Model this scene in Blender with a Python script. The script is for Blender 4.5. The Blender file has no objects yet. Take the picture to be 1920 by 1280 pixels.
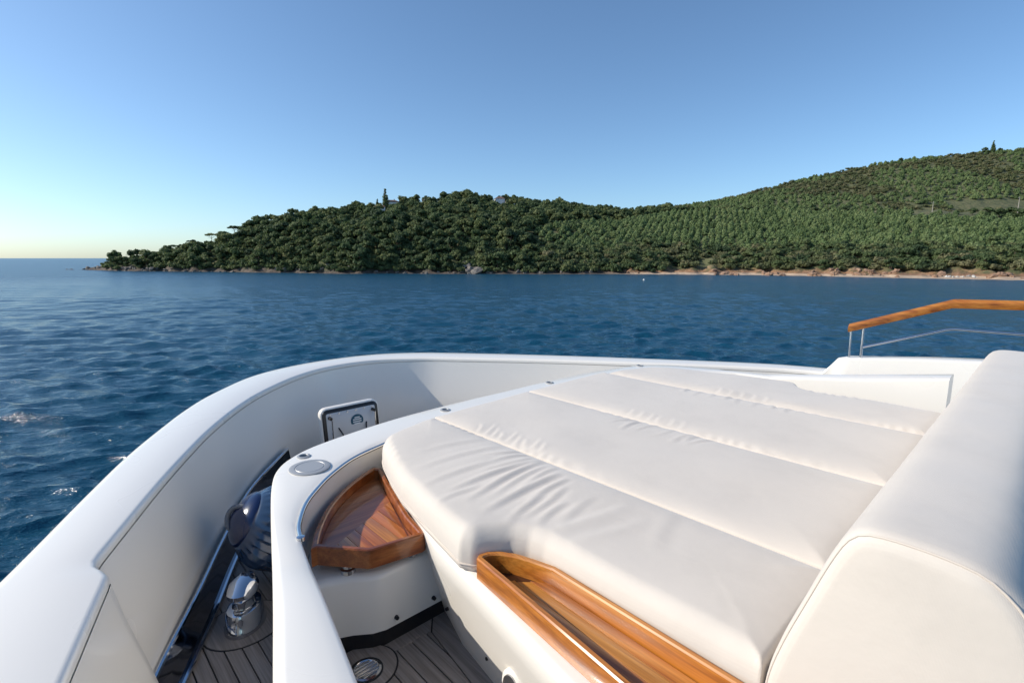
import bpy, math, random
import numpy as np
from mathutils import Vector
R_ = math.radians
rng = np.random.default_rng(7); random.seed(7)
scene = bpy.context.scene
COL = scene.collection

# ------------------------------------------------------------------ camera, sky, sun, exposure
# boat frame: +X towards the bow, +Y port, Z up, side deck at z = 0, sea at z = -4.3
CAMZ = 1.65; SEA = -4.3; YAW = 43.2; PITCH = math.atan(156 / 960)
cam = bpy.data.objects.new('camera', bpy.data.cameras.new('camera')); COL.objects.link(cam)
cam.location = (0, 0, CAMZ); cam.rotation_euler = (math.pi / 2 - PITCH, 0, R_(-YAW - 90))
cam.data.sensor_width = 36; cam.data.lens = 18; cam.data.clip_start = .02; cam.data.clip_end = 80000
scene.camera = cam
SUN_AZ, SUN_EL = 50, 32            # degrees from the bow towards port, above the horizon
S = Vector((math.cos(R_(SUN_AZ)) * math.cos(R_(SUN_EL)), math.sin(R_(SUN_AZ)) * math.cos(R_(SUN_EL)), math.sin(R_(SUN_EL))))
sl = bpy.data.lights.new('sun', 'SUN'); sl.energy = 4.1; sl.angle = R_(.55); sl.color = (1, .92, .80)
sun = bpy.data.objects.new('sun', sl); COL.objects.link(sun); sun.rotation_euler = (-S).to_track_quat('-Z', 'Y').to_euler()
world = bpy.data.worlds.new('World'); scene.world = world; world.use_nodes = True
wn = world.node_tree; bg = wn.nodes['Background']
sky = wn.nodes.new('ShaderNodeTexSky'); sky.sky_type = 'NISHITA'; sky.sun_disc = False
sky.sun_elevation = R_(SUN_EL); sky.sun_rotation = R_(90 - SUN_AZ)
sky.altitude = 0; sky.air_density = .82; sky.dust_density = .8; sky.ozone_density = 4.0
tint = wn.nodes.new('ShaderNodeMix'); tint.data_type = 'RGBA'; tint.blend_type = 'MULTIPLY'; tint.inputs[0].default_value = 1; tint.inputs[7].default_value = (.93, 1.015, 1.0, 1)
wn.links.new(sky.outputs[0], tint.inputs[6]); wn.links.new(tint.outputs[2], bg.inputs[0]); bg.inputs[1].default_value = .15
scene.view_settings.view_transform = 'Standard'; scene.view_settings.look = 'None'
scene.view_settings.exposure = .22; scene.view_settings.gamma = 1; scene.view_settings.use_curve_mapping = False

# ------------------------------------------------------------------ helpers
class MB:
    def __init__(s): s.v = []; s.f = []
    def add(s, vs, fs):
        o = len(s.v); s.v += [tuple(map(float, p)) for p in vs]; s.f += [tuple(i + o for i in f) for f in fs]; return s
    def box(s, a, b):
        x0, y0, z0 = a; x1, y1, z1 = b
        return s.add([(x0,y0,z0),(x1,y0,z0),(x1,y1,z0),(x0,y1,z0),(x0,y0,z1),(x1,y0,z1),(x1,y1,z1),(x0,y1,z1)],
                     [(0,3,2,1),(4,5,6,7),(0,1,5,4),(1,2,6,5),(2,3,7,6),(3,0,4,7)])
    def rings(s, rings, closed=True, caps=True):
        n = len(rings[0]); vs = [p for r in rings for p in r]; fs = []
        for i in range(len(rings) - 1):
            for j in range(n if closed else n - 1):
                k = (j + 1) % n; fs.append((i*n+j, i*n+k, (i+1)*n+k, (i+1)*n+j))
        if caps and closed:
            fs.append(tuple(range(n))[::-1]); fs.append(tuple((len(rings)-1)*n + j for j in range(n)))
        return s.add(vs, fs)
    def prism(s, poly, z0, z1, bev=0.0):
        """poly counter-clockwise in plan; bev rounds the upper edge"""
        p = np.array(poly, float)
        if area(p) < 0: p = p[::-1]
        R = [[(x, y, z0) for x, y in p]]
        if bev:
            for a in (0, 30, 60, 90):
                q = inset(p, bev * (1 - math.cos(R_(a)))); R.append([(x, y, z1 - bev + bev * math.sin(R_(a))) for x, y in q])
        else: R.append([(x, y, z1) for x, y in p])
        return s.rings(R)
    def tube(s, path, r, n=10, caps=True):
        path = [Vector(p) for p in path]; R = []
        up = Vector((0, 0, 1))
        for i, p in enumerate(path):
            t = (path[min(i+1, len(path)-1)] - path[max(i-1, 0)]).normalized()
            u = up if abs(t.dot(up)) < .95 else Vector((1, 0, 0))
            a = t.cross(u).normalized(); b = a.cross(t).normalized()
            rr = r[i] if hasattr(r, '__len__') else r
            R.append([tuple(p + a * rr * math.cos(2*math.pi*k/n) + b * rr * math.sin(2*math.pi*k/n)) for k in range(n)])
        return s.rings(R, True, caps)
    def lathe(s, prof, n=32, c=(0, 0, 0), cap=True):
        R = [[(c[0] + r*math.cos(2*math.pi*k/n), c[1] + r*math.sin(2*math.pi*k/n), c[2] + z) for k in range(n)] for r, z in prof]
        return s.rings(R, True, cap)
    def build(s, name, m, parent=None, smooth=40):
        me = bpy.data.meshes.new(name); me.from_pydata(s.v, [], s.f); me.update()
        for mm in (m if isinstance(m, (list, tuple)) else [m]): me.materials.append(mm)
        if smooth:
            me.shade_smooth()
            if smooth < 180: me.set_sharp_from_angle(angle=R_(smooth))
        return link(name, me, parent)
def link(name, me, parent=None):
    o = bpy.data.objects.new(name, me); COL.objects.link(o)
    if parent: o.parent = parent
    return o
def fix(o):
    import bmesh
    bm = bmesh.new(); bm.from_mesh(o.data); bmesh.ops.recalc_face_normals(bm, faces=bm.faces); bm.to_mesh(o.data); bm.free(); return o
def tag(o, label=None, cat=None, group=None, kind=None):
    if label: o['label'] = label
    if cat: o['category'] = cat
    if group: o['group'] = group
    if kind: o['kind'] = kind
    return o
def empty(name, loc=(0, 0, 0), rz=0, parent=None):
    o = bpy.data.objects.new(name, None); COL.objects.link(o); o.location = loc; o.rotation_euler = (0, 0, rz); o.empty_display_size = .1
    if parent: o.parent = parent
    return o
def area(p):
    p = np.asarray(p); q = np.roll(p, -1, 0); return .5 * float(np.sum(p[:, 0]*q[:, 1] - q[:, 0]*p[:, 1]))
def inset(p, d):
    """move a counter-clockwise outline inwards by d"""
    p = np.asarray(p, float)
    if d == 0: return p
    e = np.roll(p, -1, 0) - p; e /= np.linalg.norm(e, axis=1)[:, None] + 1e-12
    n = np.stack([-e[:, 1], e[:, 0]], 1); n0 = np.roll(n, 1, 0)
    b = n + n0; k = np.maximum(1 + np.sum(n * n0, 1), .35)
    return p + b / k[:, None] * d
def spline(pts, n):
    """Catmull-Rom through pts, n points evenly spaced along its length"""
    p = np.array(pts, float); q = np.vstack([2*p[0]-p[1], p, 2*p[-1]-p[-2]]); out = []
    for i in range(1, len(q) - 2):
        for t in np.linspace(0, 1, 30, endpoint=False):
            a, b, c, d = q[i-1], q[i], q[i+1], q[i+2]
            out.append(.5 * (2*b + (c-a)*t + (2*a-5*b+4*c-d)*t*t + (3*b-a-3*c+d)*t**3))
    out.append(p[-1]); out = np.array(out)
    L = np.r_[0, np.cumsum(np.linalg.norm(np.diff(out, axis=0), axis=1))]; u = np.linspace(0, L[-1], n)
    return np.stack([np.interp(u, L, out[:, k]) for k in range(out.shape[1])], 1)
def clip(poly, a, b, c):
    """keep the part of a plan polygon with a x + b y <= c"""
    out = []
    for i in range(len(poly)):
        p, q = poly[i], poly[(i+1) % len(poly)]; fp = a*p[0]+b*p[1]-c; fq = a*q[0]+b*q[1]-c
        if fp <= 0: out.append(p)
        if fp * fq < 0: t = fp / (fp - fq); out.append((p[0]+t*(q[0]-p[0]), p[1]+t*(q[1]-p[1])))
    return out

# ------------------------------------------------------------------ materials
def mat(name, col, rough=.5, metal=0, coat=0, **k):
    m = bpy.data.materials.new(name); m.use_nodes = True; b = m.node_tree.nodes['Principled BSDF']
    b.inputs['Base Color'].default_value = (*col, 1); b.inputs['Roughness'].default_value = rough; b.inputs['Metallic'].default_value = metal
    b.inputs['Coat Weight'].default_value = coat; b.inputs['Coat Roughness'].default_value = .05
    for kk, v in k.items(): b.inputs[kk.replace('_', ' ')].default_value = v
    return m
class NT:
    def __init__(s, m): s.t = m.node_tree; s.b = s.t.nodes.get('Principled BSDF')
    def n(s, typ, ins={}, **k):
        nd = s.t.nodes.new(typ)
        for a, v in k.items(): setattr(nd, a, v)
        for a, v in ins.items():
            if isinstance(v, bpy.types.NodeSocket): s.t.links.new(v, nd.inputs[a])
            else: nd.inputs[a].default_value = v
        return nd
    def l(s, a, b): s.t.links.new(a, b)
    def ramp(s, fac, stops):
        r = s.n('ShaderNodeValToRGB', {0: fac}); e = r.color_ramp.elements
        while len(e) < len(stops): e.new(.5)
        for x, (p, c) in zip(e, stops): x.position = p; x.color = (*c, 1)
        return r.outputs[0]
    def bump(s, h, strength, dist): 
        b = s.n('ShaderNodeBump', {'Height': h, 'Strength': strength, 'Distance': dist}); s.l(b.outputs[0], s.b.inputs['Normal']); return b
def gelcoat(name, col, rough):
    m = mat(name, col, rough, coat=.25); t = NT(m); co = t.n('ShaderNodeTexCoord').outputs['Object']
    a = t.n('ShaderNodeTexNoise', {'Vector': co, 'Scale': 1.3, 'Detail': 2.0}).outputs[0]
    t.l(t.ramp(a, [(.3, tuple(c*.985 for c in col)), (.7, col)]), t.b.inputs['Base Color'])
    g = t.n('ShaderNodeTexNoise', {'Vector': co, 'Scale': 1.5, 'Detail': 2.0}).outputs[0]
    r = t.n('ShaderNodeMapRange', {0: g, 3: rough - .03, 4: rough + .03}); t.l(r.outputs[0], t.b.inputs['Roughness'])
    t.bump(t.n('ShaderNodeTexNoise', {'Vector': co, 'Scale': 2.0, 'Detail': 0.0}).outputs[0], .03, .02)
    return m
M_white = gelcoat('white_gelcoat', (.83, .79, .725), .28)
M_grey = gelcoat('grey_gelcoat', (.81, .77, .71), .26)
def fabric(name, col):
    m = mat(name, col, .82, Sheen_Weight=.25); t = NT(m); co = t.n('ShaderNodeTexCoord').outputs['Object']
    w1 = t.n('ShaderNodeTexWave', {'Vector': co, 'Scale': 190.0, 'Distortion': .6}, bands_direction='X').outputs[1]
    w2 = t.n('ShaderNodeTexWave', {'Vector': co, 'Scale': 190.0, 'Distortion': .6}, bands_direction='Y').outputs[1]
    s = t.n('ShaderNodeMath', {0: w1, 1: w2}, operation='ADD').outputs[0]
    n = t.n('ShaderNodeTexNoise', {'Vector': co, 'Scale': 3.5, 'Detail': 7.0, 'Roughness': .65}).outputs[0]
    t.l(t.ramp(n, [(.25, tuple(c*.92 for c in col)), (.5, col), (.8, tuple(min(1, c*1.03) for c in col))]), t.b.inputs['Base Color'])
    n2 = t.n('ShaderNodeTexNoise', {'Vector': co, 'Scale': 14.0, 'Detail': 4.0}).outputs[0]
    h = t.n('ShaderNodeMath', {0: s, 1: .05}, operation='MULTIPLY').outputs[0]
    h = t.n('ShaderNodeMath', {0: h, 1: n2}, operation='ADD').outputs[0]
    t.bump(h, .22, .008)
    return m
M_cloth = fabric('cream_upholstery', (.615, .555, .49))
M_pipe = mat('cream_piping', (.62, .545, .47), .8)
def wood(name, a, b, c, axis=0, rough=.3, coat=.55, sc=1.0):
    """varnished or bare timber with the grain along one axis"""
    m = mat(name, a, rough, coat=coat); t = NT(m); tc = t.n('ShaderNodeTexCoord')
    oi = t.n('ShaderNodeObjectInfo'); off = t.n('ShaderNodeVectorMath', {0: oi.outputs['Random'], 1: (7.3, 3.1, 5.7)}, operation='MULTIPLY')
    add = t.n('ShaderNodeVectorMath', {0: tc.outputs['Object'], 1: off.outputs[0]}, operation='ADD')
    s = [26*sc, 26*sc, 26*sc]; s[axis] = 1.6*sc
    mp = t.n('ShaderNodeMapping', {'Vector': add.outputs[0], 'Scale': s})
    n1 = t.n('ShaderNodeTexNoise', {'Vector': mp.outputs[0], 'Scale': 1.0, 'Detail': 4.0, 'Distortion': .6}).outputs[0]
    s2 = [150*sc, 150*sc, 150*sc]; s2[axis] = 5*sc
    mp2 = t.n('ShaderNodeMapping', {'Vector': add.outputs[0], 'Scale': s2})
    n2 = t.n('ShaderNodeTexNoise', {'Vector': mp2.outputs[0], 'Scale': 1.0, 'Detail': 2.0}).outputs[0]
    base = t.ramp(n1, [(.28, c), (.48, a), (.72, b)])
    fine = t.ramp(n2, [(.3, (.62, .58, .55)), (.6, (1, 1, 1))])
    mx = t.n('ShaderNodeMix', {0: .75, 6: base, 7: fine}, data_type='RGBA', blend_type='MULTIPLY')
    hs = t.n('ShaderNodeHueSaturation', {'Color': mx.outputs[2]})
    v = t.n('ShaderNodeMapRange', {0: oi.outputs['Random'], 3: .86, 4: 1.12}); t.l(v.outputs[0], hs.inputs['Value'])
    t.l(hs.outputs[0], t.b.inputs['Base Color']); t.bump(n2, .08 if coat else .3, .002)
    return m
M_teak = wood('varnished_teak', (.44, .15, .022), (.58, .24, .045), (.20, .052, .010))
M_teak2 = wood('varnished_teak_light', (.48, .19, .03), (.60, .28, .055), (.26, .08, .014))
M_teaky = wood('varnished_teak_across', (.30, .085, .02), (.42, .14, .035), (.15, .038, .01), axis=1)
M_red = wood('varnished_teak_red', (.38, .11, .022), (.52, .19, .045), (.19, .046, .010))
M_deck = wood('weathered_teak_deck', (.25, .22, .20), (.32, .285, .26), (.19, .165, .15), rough=.62, coat=0)
M_caulk = mat('black_caulking', (.012, .012, .013), .6)
M_black = mat('black_rubber', (.014, .014, .016), .35)
M_steel = mat('stainless_steel', (.62, .63, .65), .12, 1)
M_brush = mat('brushed_steel', (.5, .5, .51), .32, 1)
M_mirror = mat('polished_steel', (.58, .60, .64), .06, 1)
M_plate = mat('dark_polished_steel', (.26, .27, .30), .07, 1)
M_satin = mat('satin_grey_metal', (.42, .42, .42), .45, .35)
M_navy = mat('navy_vinyl', (.004, .012, .055), .18, coat=.5)
M_fender = mat('shaded_grey_vinyl', (.022, .048, .10), .15, coat=.5)  # light grey fender body, its bluish shade put into the base colour
M_rope = mat('grey_rope', (.14, .15, .17), .8)
M_lid = gelcoat('hatch_liner', (.55, .56, .57), .4)
M_teal = mat('teal_sticker', (.01, .09, .15), .4)
M_print = mat('white_print', (.75, .78, .8), .5)

# ------------------------------------------------------------------ sea
def view_to_world(U, V): 
    c, s = math.cos(R_(YAW)), math.sin(R_(YAW)); return V*c - U*s, -V*s - U*c
def build_sea():
    a0 = R_(-YAW); dense = np.linspace(-R_(60), R_(60), 600); rest = np.linspace(R_(60), 2*math.pi - R_(60), 60)[1:-1]
    ang = a0 + np.r_[dense, rest]; na = len(ang)
    r = [3.0]
    while r[-1] < 150: r.append(r[-1] * 1.0066)
    while r[-1] < 42000: r.append(r[-1] * 1.075)
    r = np.array(r); nr = len(r)
    X = r[:, None] * np.cos(ang); Y = r[:, None] * np.sin(ang); Z = np.zeros_like(X); DX = np.zeros_like(X); DY = np.zeros_like(X)
    g = np.random.default_rng(3)
    main = math.radians(-YAW + 10 + 180)
    for i in range(110):
        lam = float(np.exp(g.normal(math.log(1.0), .6))); lam = min(max(lam, .4), 9.0); k = 2*math.pi/lam
        th = main + g.normal(0, .2 if lam > 3 else .36); amp = (.0080 if lam < 1.8 else .0066)*lam*g.uniform(.5, 1.4)*min(1, (3.2/lam)**.6)
        ph = g.uniform(0, 6.283); p = k*(X*math.cos(th) + Y*math.sin(th)) + ph
        fade = np.clip((lam*56 - r)/(lam*30), 0, 1)[:, None]
        Z += amp*np.sin(p)*fade; DX += .8*amp*math.cos(th)*np.cos(p)*fade; DY += .8*amp*math.sin(th)*np.cos(p)*fade
    X = X + DX; Y = Y + DY
    vs = np.stack([X, Y, Z + SEA], 2).reshape(-1, 3)
    i, j = np.meshgrid(np.arange(nr-1), np.arange(na), indexing='ij'); k = (j+1) % na
    f = np.stack([i*na+j, (i+1)*na+j, (i+1)*na+k, i*na+k], 2).reshape(-1, 4)
    me = bpy.data.meshes.new('sea'); me.vertices.add(len(vs)); me.vertices.foreach_set('co', vs.ravel())
    me.loops.add(f.size); me.loops.foreach_set('vertex_index', f.ravel()); me.polygons.add(len(f))
    me.polygons.foreach_set('loop_start', np.arange(0, f.size, 4)); me.update(calc_edges=True); me.shade_smooth()
    m = mat('sea_water', (.004, .056, .105), .05, IOR=1.333); t = NT(m)
    ge = t.n('ShaderNodeNewGeometry').outputs['Position']
    mp = t.n('ShaderNodeMapping', {'Vector': ge, 'Rotation': (0, 0, -main)})
    st = t.n('ShaderNodeMapping', {'Vector': mp.outputs[0], 'Scale': (1, .3, 1)})
    n1 = t.n('ShaderNodeTexNoise', {'Vector': st.outputs[0], 'Scale': 5.0, 'Detail': 6.0, 'Roughness': .6}).outputs[0]
    n2 = t.n('ShaderNodeTexNoise', {'Vector': st.outputs[0], 'Scale': 2.6, 'Detail': 5.0, 'Roughness': .6}).outputs[0]
    b1 = t.n('ShaderNodeBump', {'Height': n2, 'Strength': 1.0, 'Distance': .18})
    b2 = t.n('ShaderNodeBump', {'Height': n1, 'Strength': 1.0, 'Distance': .065, 'Normal': b1.outputs[0]}); t.l(b2.outputs[0], t.b.inputs['Normal'])
    # away from the hull the small waves are finer than the mesh: they widen the gloss instead
    ln = t.n('ShaderNodeVectorMath', {0: ge}, operation='LENGTH').outputs['Value']
    rr = t.n('ShaderNodeMapRange', {0: ln, 1: 25.0, 2: 220.0, 3: .09, 4: .28}); t.l(rr.outputs[0], t.b.inputs['Roughness'])
    me.materials.append(m)
    tag(link('sea', me), 'deep blue sea with small wind waves around the yacht', 'sea', kind='structure')
build_sea()

# ------------------------------------------------------------------ the coast: one terrain, seen from the yacht across 150 to 500 m of water
XS = [110, 150, 250, 400, 640, 900, 1140, 1280, 1600, 1750, 1920, 2300, 2700]
VS = [275, 266, 240, 225, 203, 195, 195, 188, 167, 154, 142, 115, 95]
VRX = [110, 150, 250, 400, 640, 900, 1140, 1280, 1600, 1920, 2300, 2700]
VR = [277, 276, 268, 280, 312, 350, 380, 430, 500, 520, 520, 520]
GX = [110, 150, 200, 260, 330, 400, 480, 550, 640, 720, 800, 860, 950, 1050, 1100, 1160, 1200, 1240, 1300, 1400, 1500, 1650, 1800, 1920, 2300, 2700]
GY = [516, 505, 497, 487, 474, 458, 434, 418, 408, 397, 388, 382, 388, 396, 402, 408, 406, 398, 388, 368, 341, 312, 297, 287, 270, 262]
def sm(a, b, x): t = np.clip((x - a) / (b - a), 0, 1); return t*t*(3 - 2*t)
def wob(U, V, f, seed):
    g = np.random.default_rng(seed); o = 0
    for i in range(7):
        th = g.uniform(0, 6.283); k = f * g.uniform(.6, 1.7); o = o + np.sin(k*(U*math.cos(th) + V*math.sin(th)) + g.uniform(0, 6.283))
    return o / 2.6
def coast(U, V):
    """bearing, share of the way from shore to ridge, ground height above the sea"""
    U = np.asarray(U, float); V = np.asarray(V, float)
    x = 960 + 973*U/V
    vs = np.interp(x, XS, VS) + 2.2*wob(U, V*0, .11, 5) * sm(120, 260, x); vr = np.interp(x, VRX, VR); gy = np.interp(x, GX, GY)
    s = (V - vs) / (vr - vs); Z = (484 - gy)/973*vr + 5.95
    w = sm(950, 1450, x)
    left = np.interp(s, [-.5, 0, .03, .10, .3, 1, 1.3, 2.2], [-.4, 0, .03, .20, .48, 1, .96, .3])
    yt = np.interp(x, [900, 1100, 1300, 1500, 1700, 1920, 2300], [404, 412, 404, 402, 397, 402, 402]); zt = np.minimum((484 - yt)/973*(vs + .5*(vr - vs)) + 5.95, Z*.97)
    low = np.interp(s, [-.5, 0, .02, .035, .07, .13], [-8, 0, .5, 1.5, 4.4, 6.2]); mid = 6.2 + (zt - 6.2)*np.clip((s - .13)/.37, 0, 1)
    up = zt + (Z - zt)*np.clip((s - .56)/.44, 0, 1); right = np.where(s < .13, low, np.where(s < .5, mid, up)) - 25*np.maximum(s - 1.1, 0)
    z = Z*left*(1-w) + right*w
    amp = sm(.0, .08, s)
    z = z + amp*(.5*wob(U, V, .12, 1) + .35*wob(U, V, .45, 2)) + sm(0, .03, s)*(1-sm(.08, .16, s))*.8*wob(U, V, .9, 3)
    z = np.where(s < 0, np.minimum(z, s*30), z)
    return x, s, z
def zc(U, V): return float(coast(U, V)[2])
def world_pt(U, V, z): X, Y = view_to_world(U, V); return X, Y, z + SEA
def at(x, V): return (x - 960)/973*V
def terrain():
    xs = np.linspace(110, 2600, 620); ss = np.r_[np.linspace(-.12, .16, 46), np.linspace(.17, 1.2, 84), np.linspace(1.25, 2.1, 12)]
    x, s = np.meshgrid(xs, ss); vs = np.interp(x, XS, VS); vr = np.interp(x, VRX, VR); V = vs + s*(vr - vs); U = (x-960)/973*V
    _, _, z = coast(U, V); z = np.where(x <= 112, -3, z); X, Y = view_to_world(U, V)
    n, m = x.shape; v = np.stack([X, Y, z + SEA], 2).reshape(-1, 3); mb = MB(); mb.v = v.tolist()
    mb.f = [(i*m+j, i*m+j+1, (i+1)*m+j+1, (i+1)*m+j) for i in range(n-1) for j in range(m-1)]
    mt = mat('coast_ground', (.1, .1, .05), .95); t = NT(mt); ge = t.n('ShaderNodeNewGeometry')
    sx = t.n('ShaderNodeSeparateXYZ', {0: ge.outputs['Position']})
    nz = t.n('ShaderNodeTexNoise', {'Vector': ge.outputs['Position'], 'Scale': .35, 'Detail': 6.0, 'Roughness': .65}).outputs[0]
    nb = t.n('ShaderNodeTexNoise', {'Vector': ge.outputs['Position'], 'Scale': .03, 'Detail': 4.0}).outputs[0]
    scrub = t.ramp(nz, [(.32, (.055, .065, .028)), (.5, (.10, .11, .045)), (.70, (.17, .145, .075))])
    soil = t.ramp(nz, [(.3, (.09, .052, .03)), (.5, (.25, .13, .07)), (.7, (.36, .23, .14))])
    rock = t.ramp(nz, [(.3, (.035, .03, .027)), (.62, (.13, .10, .08))])
    sand = t.ramp(nz, [(.3, (.36, .26, .18)), (.7, (.52, .40, .29))])
    # the bay's eastern bank is red earth, the headland grey rock: split along a real boundary across the coast
    bx = math.cos(R_(YAW)); by = math.sin(R_(YAW))
    dist = t.n('ShaderNodeVectorMath', {0: ge.outputs['Position'], 1: (-by, -bx, 0)}, operation='DOT_PRODUCT').outputs['Value']
    dn = t.n('ShaderNodeMath', {0: nb, 1: 50.0}, operation='MULTIPLY').outputs[0]
    dist = t.n('ShaderNodeMath', {0: dist, 1: dn}, operation='ADD').outputs[0]
    east = t.n('ShaderNodeMapRange', {0: dist, 1: 55.0, 2: 75.0}).outputs[0]
    bank = t.n('ShaderNodeMix', {0: east, 6: rock, 7: soil}, data_type='RGBA').outputs[2]
    shore = t.n('ShaderNodeMix', {0: east, 6: rock, 7: sand}, data_type='RGBA').outputs[2]
    nn = t.n('ShaderNodeMath', {0: nz, 1: 6.0}, operation='MULTIPLY').outputs[0]
    hz = t.n('ShaderNodeMath', {0: sx.outputs[2], 1: nn}, operation='SUBTRACT').outputs[0]
    k1 = t.n('ShaderNodeMapRange', {0: hz, 1: SEA + 1.0 - 3, 2: SEA + 2.6 - 3}).outputs[0]
    k0 = t.n('ShaderNodeMapRange', {0: sx.outputs[2], 1: SEA + .45, 2: SEA + .8}).outputs[0]
    c = t.n('ShaderNodeMix', {0: k0, 6: shore, 7: bank}, data_type='RGBA').outputs[2]
    c = t.n('ShaderNodeMix', {0: k1, 6: c, 7: scrub}, data_type='RGBA').outputs[2]
    t.l(c, t.b.inputs['Base Color']); t.bump(nz, .8, 1.0)
    tag(mb.build('hillside_terrain', mt, smooth=60), 'scrub covered coast rising from a rocky and sandy shore', 'terrain', kind='structure')
terrain()

# --- trees
def foliage(name, dark, mid, light):
    m = mat(name, mid, .75); t = NT(m); oi = t.n('ShaderNodeObjectInfo'); ge = t.n('ShaderNodeNewGeometry')
    nz = t.n('ShaderNodeTexNoise', {'Vector': ge.outputs['Position'], 'Scale': .9, 'Detail': 3.0}).outputs[0]
    a = t.n('ShaderNodeMath', {0: oi.outputs['Random'], 1: .75}, operation='MULTIPLY').outputs[0]
    b = t.n('ShaderNodeMath', {0: nz, 1: .35}, operation='MULTIPLY').outputs[0]
    s = t.n('ShaderNodeMath', {0: a, 1: b}, operation='ADD').outputs[0]
    c = t.ramp(s, [(.15, dark), (.5, mid), (.9, light)]); t.l(c, t.b.inputs['Base Color'])
    tr = t.n('ShaderNodeBsdfTranslucent', {'Color': c}); mx = t.n('ShaderNodeMixShader', {0: .4, 1: t.b.outputs[0], 2: tr.outputs[0]})
    t.l(mx.outputs[0], t.t.nodes['Material Output'].inputs[0]); return m
M_pine = foliage('pine_foliage', (.042, .074, .032), (.094, .142, .052), (.175, .205, .08))
M_young = foliage('young_pine_foliage', (.11, .17, .065), (.175, .25, .095), (.235, .30, .125))
M_scrub = foliage('scrub_foliage', (.075, .095, .04), (.135, .16, .065), (.21, .20, .10))
M_bark = mat('pine_bark', (.09, .06, .045), .9)
ICO = None
def ico():
    global ICO
    if ICO is None:
        import bmesh
        bm = bmesh.new(); bmesh.ops.create_icosphere(bm, subdivisions=2, radius=1); bm.verts.ensure_lookup_table()
        ICO = (np.array([v.co[:] for v in bm.verts]), [tuple(v.index for v in f.verts) for f in bm.faces]); bm.free()
    return ICO
def crown_mb(g, clumps, leaf, per):
    """leaf sprays spread over uneven clumps, each round a ragged core"""
    mb = MB(); iv, jf = ico()
    for c, r in clumps:
        c = np.array(c); r = np.array(r)
        d = 1 + .22*np.sin(iv @ g.normal(0, 3.2, 3) + g.uniform(0, 6)) + .16*np.sin(iv @ g.normal(0, 6, 3) + g.uniform(0, 6))
        mb.add(c + iv*r*(.64*d)[:, None], jf)
        for i in range(per):
            n = g.normal(0, 1, 3); n /= np.linalg.norm(n)
            if n[2] < -.55: n[2] *= -1
            p = c + n*r*g.uniform(.62, 1.28); a = np.cross(n, g.normal(0, 1, 3)); a /= np.linalg.norm(a) + 1e-9
            n2 = n + g.normal(0, .45, 3); b = np.cross(n2, a); b /= np.linalg.norm(b) + 1e-9
            l = leaf*g.uniform(.6, 1.3); w = l*g.uniform(.45, .8)
            mb.add([p - a*l, p + b*w + n*.1*l, p + a*l, p - b*w + n*.15*l], [(0, 1, 2, 3)])
    return mb
def trunk_mb(g, h, r, spread, nl=4):
    mb = MB(); bend = g.normal(0, .05*h, 2)
    path = [(bend[0]*t*t, bend[1]*t*t, h*t - .5*(t == 0)) for t in np.linspace(0, 1, 5)]
    mb.tube(path, [r*(1.25 - .75*t) for t in np.linspace(0, 1, 5)], 7)
    for i in range(nl):
        a = 2*math.pi*i/nl + g.uniform(-.4, .4); z = h*g.uniform(.6, .85)
        e = (spread*math.cos(a), spread*math.sin(a), z + spread*g.uniform(.2, .5))
        mb.tube([(bend[0]*.6, bend[1]*.6, z), tuple(.5*np.array(e) + (bend[0]*.3, bend[1]*.3, .5*z)), e], [r*.5, r*.35, r*.18], 5)
    return mb
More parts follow.
